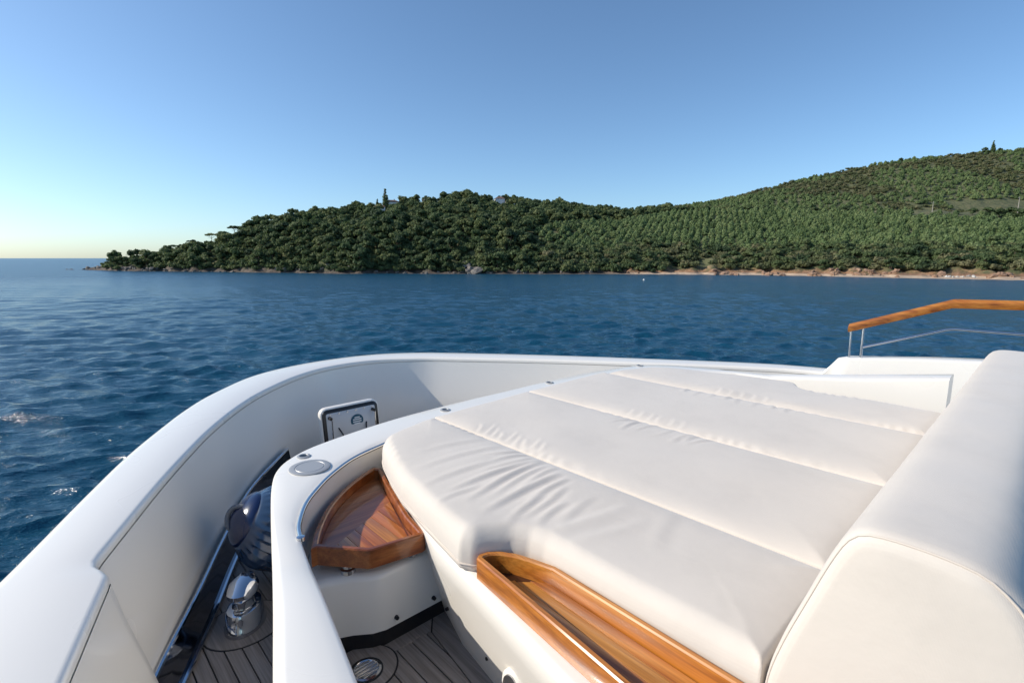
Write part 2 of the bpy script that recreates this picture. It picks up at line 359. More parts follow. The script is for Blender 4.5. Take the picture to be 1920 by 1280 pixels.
def pine_kind(seed, kind):
    g = np.random.default_rng(seed); cl = []
    if kind == 'round':      # broad irregular pine of the headland, about 7 m
        h, R = 6.6, 3.0
        for i in range(11):
            a = g.uniform(0, 6.283); q = R*math.sqrt(g.uniform(0, .75)); z = 4.3 + 2.0*(1 - (q/R)**2)*g.uniform(.4, 1) - .9*g.uniform(0, 1)*(q/R)
            s = g.uniform(.95, 1.5); cl.append(((q*math.cos(a), q*math.sin(a), z), (s, s, s*g.uniform(.55, .8))))
        for i in range(5):
            a = g.uniform(0, 6.283); q = g.uniform(.5, 2.2); cl.append(((q*math.cos(a), q*math.sin(a), g.uniform(1.6, 3.4)), (1.2, 1.2, .8)))
        return crown_mb(g, cl, .55, 34), trunk_mb(g, 4.6, .2, 1.7)
    if kind == 'umbrella':   # flat topped with a bare trunk
        for i in range(12):
            a = g.uniform(0, 6.283); q = 3.6*math.sqrt(g.uniform(0, 1)); s = g.uniform(.8, 1.3)
            cl.append(((q*math.cos(a) + .8, q*math.sin(a), 6.2 + .8*(1 - (q/3.6)**2) + g.uniform(-.3, .3)), (s*1.15, s*1.15, s*.42)))
        return crown_mb(g, cl, .5, 26), trunk_mb(g, 5.9, .2, 2.4, 6)
    if kind == 'young':      # plantation tree, rounded cone about 4 m
        for z, q, n, s in ((.9, 1.15, 6, .85), (1.8, .9, 5, .8), (2.6, .5, 3, .7), (3.1, 0, 1, .6)):
            for i in range(n):
                a = 6.283*i/n + g.uniform(-.4, .4); k = s*g.uniform(.85, 1.2); cl.append(((q*math.cos(a), q*math.sin(a), z + g.uniform(-.2, .2)), (k, k, k*.85)))
        return crown_mb(g, cl, .36, 22), trunk_mb(g, 2.6, .1, .5, 3)
    if kind == 'scrub':      # low dense shrub
        for i in range(8):
            a = g.uniform(0, 6.283); q = 1.7*math.sqrt(g.uniform(0, 1)); s = g.uniform(.7, 1.15)
            cl.append(((q*math.cos(a), q*math.sin(a), .8 + g.uniform(0, .9)), (s, s, s*.8)))
        return crown_mb(g, cl, .36, 26), trunk_mb(g, .9, .12, .8, 4)
    if kind == 'spire':      # tall narrow conifer
        for k in range(13):
            t = k/12; q = 2.3*(1 - t)**.8; n = max(1, int(6*(1-t)))
            for i in range(n):
                a = 6.283*i/n + g.uniform(-.5, .5); s = (.6 + .7*(1-t))*g.uniform(.8, 1.2)
                cl.append(((q*.7*math.cos(a), q*.7*math.sin(a), 1.4 + 11.0*t), (s, s, s*.7)))
        return crown_mb(g, cl, .5, 18), trunk_mb(g, 12, .28, .8, 4)
LIB = {}
def lib(kind, i, m):
    if (kind, i) not in LIB:
        c, t = pine_kind(100*len(kind) + i + ord(kind[0]), kind); out = []
        for nm, mb, mm in (('crown', c, m), ('trunk', t, M_bark)):
            me = bpy.data.meshes.new(nm); me.from_pydata(mb.v, [], mb.f); me.update(); me.materials.append(mm); out.append(me)
            if nm == 'trunk': me.shade_smooth()
        LIB[(kind, i)] = out
    return LIB[(kind, i)]
def plant(name, kind, i, m, U, V, sc, rz, label, cat, group, tall=1.0, dz=-.1):
    X, Y, Z = world_pt(U, V, zc(U, V) + dz); r = empty(name, (X, Y, Z), rz); r.scale = (sc, sc, sc*tall)
    c, t = lib(kind, i, m); link('crown', c, r); link('trunk', t, r)
    return tag(r, label, cat, group)
def pine_label(X, s, sc, tall):
    size = 'small' if sc < .66 else 'large' if sc > .82 else 'middle sized'; form = 'tall' if tall > 1.08 else 'squat' if tall < .95 else 'rounded'
    row = 'at the waterline' if s < .06 else 'on the steep bank' if s < .13 else 'higher on the slope'
    where = 'of the rocky headland tip' if X < 420 else 'of the headland before the grey cliff' if X < 800 else 'close by the grey cliff' if X < 960 else 'between the grey cliff and the beach'
    return f'{size} {form} dark pine {row} {where}'
def grid_pts(u0, u1, v0, v1, d, jit, seed):
    g = np.random.default_rng(seed); U, V = np.meshgrid(np.arange(u0, u1, d), np.arange(v0, v1, d)); U = U + (np.arange(U.shape[0]) % 2)[:, None]*d*.5
    return U.ravel() + g.uniform(-jit, jit, U.size)*d, V.ravel() + g.uniform(-jit, jit, U.size)*d
HOUSES = [(738, 326, 9.0, 6.5, 5.2), (716, 318, 6.0, 4.5, 3.0), (806, 336, 7.5, 5.0, 3.0), (937, 352, 6.0, 5.0, 4.4), (957, 350, 7.0, 5.0, 3.4)]
def near_house(x, V):
    o = np.zeros(x.shape, bool)
    for hx, hv, *_ in HOUSES: o |= (np.abs(x - hx) < 20) & (V > hv - 23) & (V < hv + 7)
    return o
def split(U, V, n):
    """the n nearest points first (they show largest), then the rest"""
    o = np.argsort(np.hypot(U, V)); return o[:n], o[n:]
def scatter(name, U, V, kinds, m, smin, smax, label, cat, seed, tall=(.85, 1.25)):
    g = np.random.default_rng(seed); _, _, z = coast(U, V); X, Y = view_to_world(U, V); n = len(U)
    me = bpy.data.meshes.new(name); me.from_pydata(np.stack([X, Y, z + SEA - .15], 1).tolist(), [], [])
    sc = g.uniform(smin, smax, n); scl = np.stack([sc, sc, sc*g.uniform(*tall, n)], 1); rot = np.stack([g.normal(0, .05, n), g.normal(0, .05, n), g.uniform(0, 6.283, n)], 1)
    for nm, ty, d in (('scl', 'FLOAT_VECTOR', scl), ('rot', 'FLOAT_VECTOR', rot)):
        me.attributes.new(nm, ty, 'POINT').data.foreach_set('vector', d.astype(np.float32).ravel())
    me.attributes.new('idx', 'INT', 'POINT').data.foreach_set('value', g.integers(0, len(kinds), n).astype(np.int32))
    co = bpy.data.collections.new(name + '_sources')
    for a, i in kinds:
        c, t = lib(a, i, m); v = [p.co[:] for p in c.vertices]; f = [tuple(p.vertices) for p in c.polygons]; k = len(v); nc = len(f)
        v += [p.co[:] for p in t.vertices]; f += [tuple(q + k for q in p.vertices) for p in t.polygons]
        mm = bpy.data.meshes.new('tree'); mm.from_pydata(v, [], f); mm.materials.append(m); mm.materials.append(M_bark)
        mm.polygons.foreach_set('material_index', np.r_[np.zeros(nc, np.int32), np.ones(len(f)-nc, np.int32)]); mm.update()
        co.objects.link(bpy.data.objects.new('tree', mm))
    o = link(name, me); ng = bpy.data.node_groups.new(name, 'GeometryNodeTree')
    ng.interface.new_socket('Geometry', in_out='INPUT', socket_type='NodeSocketGeometry'); ng.interface.new_socket('Geometry', in_out='OUTPUT', socket_type='NodeSocketGeometry')
    N = ng.nodes.new; gi = N('NodeGroupInput'); go = N('NodeGroupOutput'); ip = N('GeometryNodeInstanceOnPoints'); ci = N('GeometryNodeCollectionInfo')
    ci.inputs['Collection'].default_value = co; ci.inputs['Separate Children'].default_value = True; ci.inputs['Reset Children'].default_value = True
    def attr(nm, ty): a = N('GeometryNodeInputNamedAttribute'); a.data_type = ty; a.inputs['Name'].default_value = nm; return a.outputs[0]
    L = ng.links.new; L(gi.outputs[0], ip.inputs['Points']); L(ci.outputs[0], ip.inputs['Instance']); ip.inputs['Pick Instance'].default_value = True
    L(attr('idx', 'INT'), ip.inputs['Instance Index']); L(attr('rot', 'FLOAT_VECTOR'), ip.inputs['Rotation']); L(attr('scl', 'FLOAT_VECTOR'), ip.inputs['Scale'])
    L(ip.outputs[0], go.inputs[0]); md = o.modifiers.new('scatter', 'NODES'); md.node_group = ng
    return tag(o, label, cat, kind='stuff')
def woods():
    g = np.random.default_rng(11)
    # headland forest
    U, V = grid_pts(-260, 130, 185, 400, 4.3, .38, 1); x, s, z = coast(U, V)
    edge = 1000 + 220*sm(.25, .75, s) + 25*wob(U, V, .05, 9)
    k = (x > 205) & (x < edge) & (s > .014) & (s < 1.12) & (z > .8) & ~near_house(x, V)
    k &= ~((s < .12) & (np.abs(x - 880) < 14)); U, V = U[k], V[k]
    k = (960 + 973*U/V > 455) | (coast(U, V)[1] < .62); U, V = U[k], V[k]
    a, b = split(U, V, 290)
    for q in a:
        i = int(g.integers(0, 6)); X = 960 + 973*U[q]/V[q]
        sc, tl = g.uniform(.45, 1.02), g.uniform(.8, 1.25); sq = float(coast(U[q], V[q])[1])
        plant('pine_tree', 'round', i, M_pine, U[q], V[q], sc, g.uniform(0, 6.28), pine_label(X, sq, sc, tl), 'tree', 'pines along the foot of the headland', tl)
    scatter('headland_forest', U[b], V[b], [('round', i) for i in range(6)] + [('scrub', 0)], M_pine, .42, 1.05, 'dense dark pine wood covering the headland up to its crest', 'forest', 21)
    # plantation in rows on the gentle slope of the bay
    d = 4.7; c, sn = math.cos(.5), math.sin(.5); A, B = np.meshgrid(np.arange(-420, 520, d), np.arange(-420, 520, d*.86))
    A = A.ravel() + g.normal(0, .3, A.size); B = B.ravel() + g.normal(0, .38, B.size); U = A*c - B*sn + 150; V = A*sn + B*c + 260
    ok = V > 60; U, V = U[ok], V[ok]; x, s, z = coast(U, V); edge = 1010 + 220*sm(.25, .75, s) + 25*wob(U, V, .05, 9)
    top = np.interp(x, [1000, 1250, 1500, 1700, 2300], [.88, .62, .50, .46, .42])
    k = (x > edge) & (x < 2200) & (s > .15) & (s < top); k &= g.uniform(0, 1, len(U)) < .93
    k &= ~((s > .40) & (x > 1700) & (g.uniform(0, 1, len(U)) < .75)); U, V = U[k], V[k]
    a, b = split(U, V, 290)
    for q in a:
        X = 960 + 973*U[q]/V[q]
        if X > 1990: b = np.r_[b, q]; continue
        sc, tl = g.uniform(.78, 1.1), g.uniform(.8, 1.05); sq = float(coast(U[q], V[q])[1])
        lab = f"{'small' if sc < .88 else 'large' if sc > 1.0 else 'middling'} {'slender' if tl > .95 else 'low' if tl < .87 else 'round'} young pine in the {'lowest rows' if sq < .2 else 'lower rows'} of the plantation {'above the beach' if X < 1400 else 'above the red rocks' if X < 1720 else 'above the pale boulders'}"
        plant('young_pine_tree', 'young', int(g.integers(0, 4)), M_young, U[q], V[q], sc, g.uniform(0, 6.28), lab, 'tree', 'lower trees of the plantation', tl)
    scatter('pine_plantation', U[b], V[b], [('young', i) for i in range(4)], M_young, .76, 1.08, 'rows of bright green young pines on the slope above the bay', 'plantation', 22)
    # scrub and trees along the bay's shore
    U, V = grid_pts(10, 330, 95, 270, 3.1, .4, 3); x, s, z = coast(U, V)
    k = (x > 1000 + 160*sm(.05, .15, s)) & (x < 2150) & (s > .034) & (s < .18) & (z > 1.3); bare = wob(U, V, .10, 31)
    k &= ~((s < .075) & (bare > .55)); U, V = U[k], V[k]; x = x[k]; big = g.uniform(0, 1, len(U)) < .26
    n = 0; rest = []
    for q in np.argsort(V):
        X = 960 + 973*U[q]/V[q]
        sc = g.uniform(.5, .82); sq = float(coast(U[q], V[q])[1]); where = 'behind the buoy beach' if X < 1340 else 'over the first red rocks' if X < 1500 else 'over the large red rocks' if X < 1720 else 'near the pale boulder heap' if X < 1860 else 'beyond the pale boulder heap'
        row = 'low on the bank' if sq < .09 else 'halfway up the bank' if sq < .135 else 'at the top of the bank'; size = 'small' if sc < .6 else 'large' if sc > .72 else 'middle sized'
        if big[q]: plant('shore_tree', 'round', int(g.integers(0, 4)), M_pine, U[q], V[q], sc, g.uniform(0, 6.28), f'{size} dark spreading tree {row} {where}', 'tree', 'dark trees along the bay shore', g.uniform(.75, 1))
        elif n < 280 and X < 1990: n += 1; plant('shore_shrub', 'scrub', int(g.integers(0, 3)), M_scrub, U[q], V[q], sc*1.5, g.uniform(0, 6.28), f'{size} olive shrub {row} {where}', 'shrub', 'shrubs on the shore bank')
        else: rest.append(q)
    scatter('shore_scrub', U[rest], V[rest], [('scrub', i) for i in range(3)], M_scrub, .7, 1.25, 'olive scrub continuing along the bank above the shore', 'scrub', 26)
    # upper hill
    U, V = grid_pts(60, 620, 300, 640, 4.2, .42, 4); x, s, z = coast(U, V)
    top = np.interp(x, [1000, 1250, 1500, 1700, 2300], [.89, .64, .53, .52, .52]); gap = np.interp(x, [1250, 1480, 1600, 2300], [0, .0, .06, .09])
    k = (x > 1090) & (x < 2250) & (s > top + gap) & (s < 1.12); pat = wob(U, V, .035, 41) + .4*wob(U, V, .12, 42)
    A = k & (pat < .15) & (g.uniform(0, 1, len(U)) < .85); B = k & (pat >= .15) & (g.uniform(0, 1, len(U)) < .88)
    B |= (x > 1500) & (x < 2250) & (s > top - .03) & (s < top + gap) & (g.uniform(0, 1, len(U)) < .42)
    bare = (x > 1540) & (s > top - .04) & (s < top + gap + .05) & (wob(U, V, .06, 61) > -.2); A &= ~bare; B &= ~(bare & (g.uniform(0, 1, len(U)) < .4))
    scatter('hill_pines', U[A], V[A], [('young', i) for i in range(4)], M_young, .6, 1.0, 'mass of green pines covering the upper hillside', 'forest', 23, (.8, 1.1))
    scatter('hill_scrub', U[B], V[B], [('scrub', i) for i in range(3)], M_scrub, .6, 1.1, 'olive scrub between the pines and along the bare terrace of the hill', 'scrub', 24)
    U, V = grid_pts(-260, 330, 180, 420, 2.1, .45, 6); x, s, z = coast(U, V)
    k = (x > 190) & (x < 1250) & (s > .006) & (s < 1.1) & (z > .5) & (g.uniform(0, 1, len(U)) < np.where(s < .13, .95, .25)) & ~near_house(x, V)
    scatter('headland_undergrowth', U[k], V[k], [('scrub', i) for i in range(3)], M_pine, .6, 1.1, 'dark undergrowth between the pines of the headland', 'undergrowth', 25)
    # single trees that stand out
    for px, V, sc, i in ((272, 262, .42, 1), (290, 262, .5, 0), (327, 267, .66, 1), (346, 269, .55, 2), (362, 271, .7, 2), (400, 275, .82, 0), (420, 277, .75, 1), (445, 281, .82, 2), (470, 284, .75, 0)):
        plant('umbrella_pine', 'umbrella', i, M_pine, at(px, V), V, sc, g.uniform(0, 6.28), 'flat topped umbrella pine standing clear on the low crest of the headland', 'tree', 'umbrella pines on the low crest')
    plant('tall_conifer', 'spire', 0, M_pine, at(727, 323), 323, 1.0, .4, 'tall dark conifer rising beside the white house on the headland crest', 'tree', None)
    plant('conifer', 'spire', 1, M_pine, at(712, 325), 325, .62, 1.4, 'shorter conifer next to the tall one on the headland crest', 'tree', None)
    for px, V, sc, i in ((1155, 377, .95, 1), (1196, 384, 1.05, 2), (1212, 388, 1.1, 3), (1250, 400, 1.0, 0)):
        plant('saddle_pine', 'round', i, M_pine, at(px, V), V, sc, g.uniform(0, 6.28), 'dark round pine on the saddle between headland and hill', 'tree', 'pines on the saddle')
    for px in np.linspace(1238, 1575, 34):
        vs_, vr_ = np.interp(px, XS, VS), np.interp(px, VRX, VR); V = vs_ + (vr_ - vs_)*np.interp(px, [1238, 1400, 1575], [.66, .585, .54]) + g.uniform(-2.5, 2.5)
        plant('belt_pine', 'round', int(g.integers(0, 4)), M_pine, at(px + g.uniform(-4, 4), V), V, g.uniform(.6, .92), g.uniform(0, 6.28), 'dark pine in the belt of trees along the top of the plantation', 'tree', 'belt of dark pines above the plantation', g.uniform(.8, 1))
    plant('crest_conifer', 'spire', 2, M_pine, at(1833, 514), 514, .82, .9, 'dark narrow conifer standing up from the skyline of the hill', 'tree', None)
    for px, V, sc in ((1818, 512, .8), (1824, 508, .62), (1846, 514, .55), (1668, 506, .6)):
        plant('skyline_tree', 'round', 1, M_pine, at(px, V), V, sc, g.uniform(0, 6.28), 'dark tree on the hill skyline beside the narrow conifer' if px > 1700 else 'lone dark tree on the hill skyline well short of the conifer', 'tree', 'skyline trees' if px > 1700 else None)
    for px, V, sc, i in ((1838, 312, 1.0, 0), (1862, 310, 1.1, 1), (1884, 309, 1.2, 2), (1905, 306, 1.2, 3), (1925, 306, 1.25, 0), (1812, 316, .8, 1)):
        plant('terrace_tree', 'round', i, M_young, at(px, V), V, sc*.9, g.uniform(0, 6.28), 'large rounded light green tree at the edge of the bare terrace', 'tree', 'rounded trees by the terrace', .85)
woods()

# --- rocks along the shore
def rocks():
    iv, jf = ico(); ms = []
    def rm(name, a, b):
        m = mat(name, a, .9); t = NT(m); ge = t.n('ShaderNodeNewGeometry').outputs['Position']
        n = t.n('ShaderNodeTexNoise', {'Vector': ge, 'Scale': 1.1, 'Detail': 7.0, 'Roughness': .7}).outputs[0]; t.l(t.ramp(n, [(.3, a), (.7, b)]), t.b.inputs['Base Color']); t.bump(n, 1, .5); return m
    mats = {'grey': rm('grey_rock', (.09, .08, .072), (.27, .24, .21)), 'red': rm('red_rock', (.16, .09, .06), (.42, .27, .18)), 'white': rm('pale_rock', (.5, .48, .45), (.72, .7, .66))}
    lib_ = {}
    for c in mats:
        for i in range(5):
            g = np.random.default_rng(50 + i); d = 1 + .2*np.sign(np.sin(iv @ g.normal(0, 3, 3)))*.6 + .25*np.sin(iv @ g.normal(0, 2.5, 3) + 1) + .12*np.sin(iv @ g.normal(0, 7, 3))
            me = bpy.data.meshes.new('rock'); me.from_pydata((iv*d[:, None]*(1, .8, .7)).tolist(), [], jf); me.materials.append(mats[c]); lib_[c, i] = me
    g = np.random.default_rng(77)
    def put(x, ds, sz, c, label, group, up=.1):
        vs = np.interp(x, XS, VS); V = vs + ds; U = at(x, V); X, Y, Z = world_pt(U, V, max(zc(U, V), -.3) + up*sz)
        o = link('shore_rock', lib_[c, int(g.integers(0, 5))]); o.location = (X, Y, Z); o.scale = tuple(sz*g.uniform(.7, 1.3, 3)); o.rotation_euler = tuple(g.uniform(-.5, .5, 2)) + (g.uniform(0, 6.28),)
        tag(o, ('small ' if sz < .7 else 'large ' if sz > 1.05 else '') + label + (', in the water' if ds < 1.2 else ', set back' if ds > 4 else ''), 'rock', group)
    for i in range(34): put(g.uniform(152, 300), g.uniform(.3, 5), g.uniform(.5, 1.5), 'grey', 'brown grey rock at the bare low tip of the headland', 'rocks of the headland tip')
    for i in range(60): put(g.uniform(300, 1130), g.uniform(.2, 4), g.uniform(.45, 1.2), 'grey', 'grey rock at the waterline below the headland pines', 'rocks below the headland')
    for i in range(9): put(g.uniform(868, 894), g.uniform(3, 9), g.uniform(1.2, 2.2), 'grey', 'grey block of the small cliff at the foot of the headland', 'cliff blocks', .3)
    for x0, x1, n in ((1150, 1200, 12), (1340, 1400, 12), (1430, 1475, 12), (1520, 1590, 14), (1600, 1690, 26), (1745, 1775, 6), (1850, 1930, 8)):
        for i in range(n): put(g.uniform(x0, x1), g.uniform(1.5, 9), g.uniform(.4, 1.15), 'red', 'reddish tan rock on the sandy shore of the bay', 'red rocks on the bay shore')
    for i in range(16): put(g.uniform(1775, 1838), g.uniform(2, 5), g.uniform(.3, .6), 'white', 'pale boulder in the heap on the beach below the shrubs', 'heap of pale boulders')
rocks()

# --- houses, poles, boxes, buoy
M_wall = mat('white_render', (.74, .73, .71), .85); M_roof = mat('clay_tile', (.17, .10, .075), .85); M_pane = mat('window_glass', (.03, .04, .05), .1)
M_frame = mat('painted_frame', (.5, .48, .45), .6); M_pole = mat('weathered_pole', (.36, .33, .29), .8); M_stone = mat('tower_stone', (.12, .10, .09), .95)
def house(px, V, w, d, h, label):
    U = at(px, V); X, Y, Z = world_pt(U, V, min(zc(U - w/2, V), zc(U + w/2, V), zc(U, V)) - .2); o = empty('house', (X, Y, Z), R_(-YAW - 90 + 14))
    w2, d2 = w/2, d/2
    MB().box((-w2, -d2, 0), (w2, d2, h)).build('wall', M_wall, o, 0)
    e = .35; r = 1.5
    rf = MB().add([(-w2-e, -d2-e, h), (w2+e, -d2-e, h), (w2+e, d2+e, h), (-w2-e, d2+e, h), (-w2*.45, 0, h+r), (w2*.45, 0, h+r), (-w2-e, -d2-e, h+.12), (w2+e, -d2-e, h+.12), (w2+e, d2+e, h+.12), (-w2-e, d2+e, h+.12)],
             [(3,2,1,0), (0,1,7,6), (1,2,8,7), (2,3,9,8), (3,0,6,9), (6,7,5,4), (7,8,5), (8,9,4,5), (9,6,4)]).build('roof', M_roof, o, 0)
    MB().box((w2*.3, .3, h+.6), (w2*.3+.6, .9, h+2.1)).build('chimney', M_wall, rf, 0)
    nw = max(2, int(w/2.4))
    for st in range(1 if h < 4 else 2):
        for i in range(nw):
            cx = -w2 + (i+.5)*w/nw; z0 = .9 + 2.5*st
            if st == 0 and i == nw//2:
                MB().box((cx-.5, d2, 0), (cx+.5, d2+.06, 2.1)).build('door', M_frame, o, 0); continue
            f = MB().box((cx-.55, d2, z0), (cx+.55, d2+.06, z0+1.2)).build('window', M_frame, o, 0)
            MB().box((cx-.45, d2+.02, z0+.1), (cx+.45, d2+.08, z0+1.1)).build('pane', M_pane, f, 0)
    return tag(o, label, 'house', 'houses on the headland crest')
HL = ['two storey white house with red roof beside the tall conifer', 'low white outbuilding in front of the tall conifer', 'low white house below the highest trees of the headland crest',
      'white two storey house among dark trees further along the crest', 'low white house downhill of the two storey one along the crest']
for (hx, hv, w, d, h), lb in zip(HOUSES, HL): house(hx, hv, w, d, h, lb)
def pole(px, V, h, label):
    U = at(px, V); X, Y, Z = world_pt(U, V, zc(U, V)); o = empty('utility_pole', (X, Y, Z), R_(-YAW - 90))
    MB().tube([(0, 0, -.5), (0, 0, h*.5), (0, 0, h)], [.2, .17, .12], 8).build('post', M_pole, o); MB().box((-1, -.07, h - .75), (1, .07, h - .6)).build('crossarm', M_pole, o, 0)
    for q in (-.85, 0, .85): MB().lathe([(.04, 0), (.09, .06), (.05, .15), (.08, .2), (.02, .26)], 8, (q, 0, h - .6 if q else h)).build('insulator', M_frame, o)
    tag(o, label, 'utility pole', 'poles along the terrace')
pole(1737, 318, 7.5, 'grey wooden utility pole beside the brown terrace rocks'); pole(1895, 325, 10.5, 'tall pale utility pole above the rounded terrace trees')
for i, px in enumerate((1581, 1601, 1610, 1617, 1624)):
    V = 322 - i*.6; U = at(px, V); X, Y, Z = world_pt(U, V, zc(U, V)); o = empty('beehive_box', (X, Y, Z), .3*i)
    MB().box((-.5, -.45, -.2), (.5, .45, .85)).build('body', M_wall, o, 0); MB().box((-.58, -.53, .85), (.58, .53, 1.0)).build('lid', M_frame, o, 0)
    tag(o, 'small white box in the row at the upper edge of the plantation', 'box', 'row of white boxes')
def buoy():
    V = 5.95*973/41; U = at(1209, V); X, Y, Z = world_pt(U, V, 0); o = empty('mooring_buoy', (X, Y, Z + .05))
    m = mat('buoy_white', (.75, .74, .7), .5); MB().lathe([(.02, -.26), (.16, -.2), (.27, 0), (.2, .18), (.07, .26), (.05, .32)], 18).build('float', m, o); MB().tube([(.08*math.cos(a), 0, .37 + .08*math.sin(a)) for a in np.linspace(0, 6.283, 13)], .025, 6).build('ring', M_steel, o)
    tag(o, 'small white mooring buoy floating off the beach', 'buoy')
buoy()

# ================================================================== the yacht
yacht = empty('yacht', (2, -2.3, SEA)); tag(yacht, 'white motor yacht foredeck with high curved bulwark around a sunpad', 'yacht')
OFF = Vector((-2, 2.3, -SEA))
def part(mb, name, m, parent=None, smooth=40, own=False):
    """geometry given in the boat frame, hung under the yacht (whose empty sits at the waterline)"""
    o = mb.build(name, m, parent or yacht, smooth)
    if not parent or parent is yacht: o.location = OFF
    return fix(o)
# bulwark: inner and outer edge of the cap in plan, from aft on the port side round the bow to aft on starboard
PI_ = [(-1.4, .88), (.3, .40), (1.0, .20), (1.50, .055), (1.80, -.031), (1.955, -.076), (1.985, -.083), (2.02, -.078), (2.06, -.062), (2.10, -.060), (2.16, -.084), (2.30, -.150), (2.68, -.33), (3.05, -.52), (3.39, -.71), (3.78, -.97), (4.1, -1.24), (4.43, -1.62), (4.6, -1.99), (4.6, -2.41), (4.40, -2.78), (4.09, -3.1), (3.31, -3.77), (2.49, -4.38), (1.9, -4.80), (1.4, -5.06), (.4, -5.33), (-1.4, -5.72)]
PO_ = [(-1.4, 1.45), (.3, .93), (1.0, .68), (1.52, .465), (1.85, .325), (2.02, .250), (2.06, .232), (2.10, .213), (2.15, .190), (2.20, .167), (2.27, .136), (2.40, .080), (2.80, -.09), (3.2, -.27), (3.6, -.48), (3.98, -.70), (4.32, -.95), (4.72, -1.36), (4.92, -1.88), (4.92, -2.46), (4.72, -2.9), (4.35, -3.28), (3.52, -3.96), (2.66, -4.58), (2.06, -4.99), (1.53, -5.26), (.47, -5.55), (-1.4, -5.95)]
def paired(n=300):
    a, b = np.array(PI_), np.array(PO_); q = np.hstack([a, b]); q2 = spline(q, n); return q2[:, :2], q2[:, 2:]
I, O = paired(); nin = (I - O) / np.linalg.norm(I - O, axis=1)[:, None]
CAP = .65
def bulwark():
    zs = [(.13, -.03), (.115, .12), (.075, .30), (.03, .48), (.006, .60), (.004, .612)]
    mb = MB(); inner = [[(*(I[i] + nin[i]*k), z) for k, z in zs] for i in range(len(I))]
    mb.rings(inner, closed=False); part(mb, 'bulwark', M_grey, None, 60)
    hull = [(0.012, .60), (.02, .35), (.06, -.3), (.22, -1.4), (.55, -2.8), (.9, -4.0), (1.05, -5.0)]
    mb = MB(); mb.rings([[(*(O[i] + nin[i]*k), z) for k, z in hull] for i in range(len(I))], closed=False); part(mb, 'hull', M_white, None, 60)
    mb = MB(); R = []
    for i in range(len(I)):
        w = np.linalg.norm(I[i] - O[i]); a, b, n = I[i], O[i], nin[i]; r = .02; ring = []
        ring += [(*(a + n*.002), CAP - .035)]
        for t in (0, 30, 60, 90): ring.append((*(a + n*.002 - n*r*(1 - math.cos(R_(t)))), CAP - r + r*math.sin(R_(t))))
        ring.append((*(.5*(a + b)), CAP + .006))
        for t in (90, 60, 30, 0): ring.append((*(b + n*r*2*(1 - math.cos(R_(t)))), CAP - r + r*math.sin(R_(t))))
        ring += [(*b, CAP - .06), (*(b + n*.03), CAP - .06), (*(a - n*.01), CAP - .036)]
        R.append(ring)
    mb.rings(R); part(mb, 'bulwark_cap', M_white, None, 50)
bulwark()
# deck under everything
def deck():
    mb = MB(); q = I + nin*.10; n = len(q); mid = n//2
    vs = [(x, y, -.012) for x, y in q]; fs = [(i, i+1, n-2-i, n-1-i) for i in range(mid - 1)]
    mb.add(vs, fs); d = part(mb, 'deck', M_caulk, None, 0)
    for y in np.arange(-1.60, .25, .0615):
        p = [(1.15, y), (3.9, y), (3.9, y + .0565), (1.15, y + .0565)]
        # planks stop at the margin by the bulwark: clip by the chord lines of the inner edge
        for (ax, ay), (bx, by) in zip(I[95:165:5], I[100:170:5]):
            nx, ny = -(by - ay), bx - ax; L = math.hypot(nx, ny); nx, ny = nx/L, ny/L
            if (nx*(2.0 - ax) + ny*(-2.3 - ay)) > 0: nx, ny = -nx, -ny
            p = clip(p, nx, ny, nx*ax + ny*ay - .16)
            if len(p) < 3: break
        if len(p) < 3 or abs(area(p)) < .004: continue
        part(MB().prism(p, -.010, 0, .0015), 'plank', M_deck, d, 30)
    return d
deck_o = deck()
# margin board round the mooring bitt
def crescent(c, r, z, parent, name, m):
    poly = [(c[0] + r[0]*math.cos(a), c[1] + r[1]*math.sin(a)) for a in np.linspace(0, 2*math.pi, 40, endpoint=False)]
    o = part(MB().prism(inset(poly, -.006), z - .004, z + .0015), 'caulk_joint', M_caulk, parent, 0); part(MB().prism(poly, z - .004, z + .004, .0015), name, m, parent, 30)
crescent((2.37, -.55), (.155, .17), 0, deck_o, 'margin_board', M_deck)
# polished chafing plate standing along the bulwark foot
def chafe():
    top = spline([(1.2, .20, .14), (1.62, .015, .14), (2.06, -.165, .15), (2.52, -.405, .15), (2.94, -.615, .15), (3.46, -.905, .16), (4.0, -1.335, .17)], 70)
    t = np.gradient(top[:, :2], axis=0); t /= np.linalg.norm(t, axis=1)[:, None]; n = np.stack([t[:, 1], -t[:, 0]], 1)
    mb = MB(); mb.rings([[(*p[:2], p[2]), (*(p[:2] + k*.012), p[2] - .002), (*(p[:2] + k*.024), .09), (*(p[:2] + k*.042), .03), (*(p[:2] + k*.058), .004), (*(p[:2] - k*.02), .004)] for p, k in zip(top, n)])
    o = part(mb, 'chafing_plate', M_plate, None, 50)
    part(MB().tube([(*(p[:2] + k*.004), p[2] + .004) for p, k in zip(top, n)], .011, 8), 'edge_bead', M_mirror, o)
    part(MB().tube([(*(p[:2] + k*.052), .02) for p, k in zip(top, n)], .013, 8), 'edge_bead', M_mirror, o)
chafe()
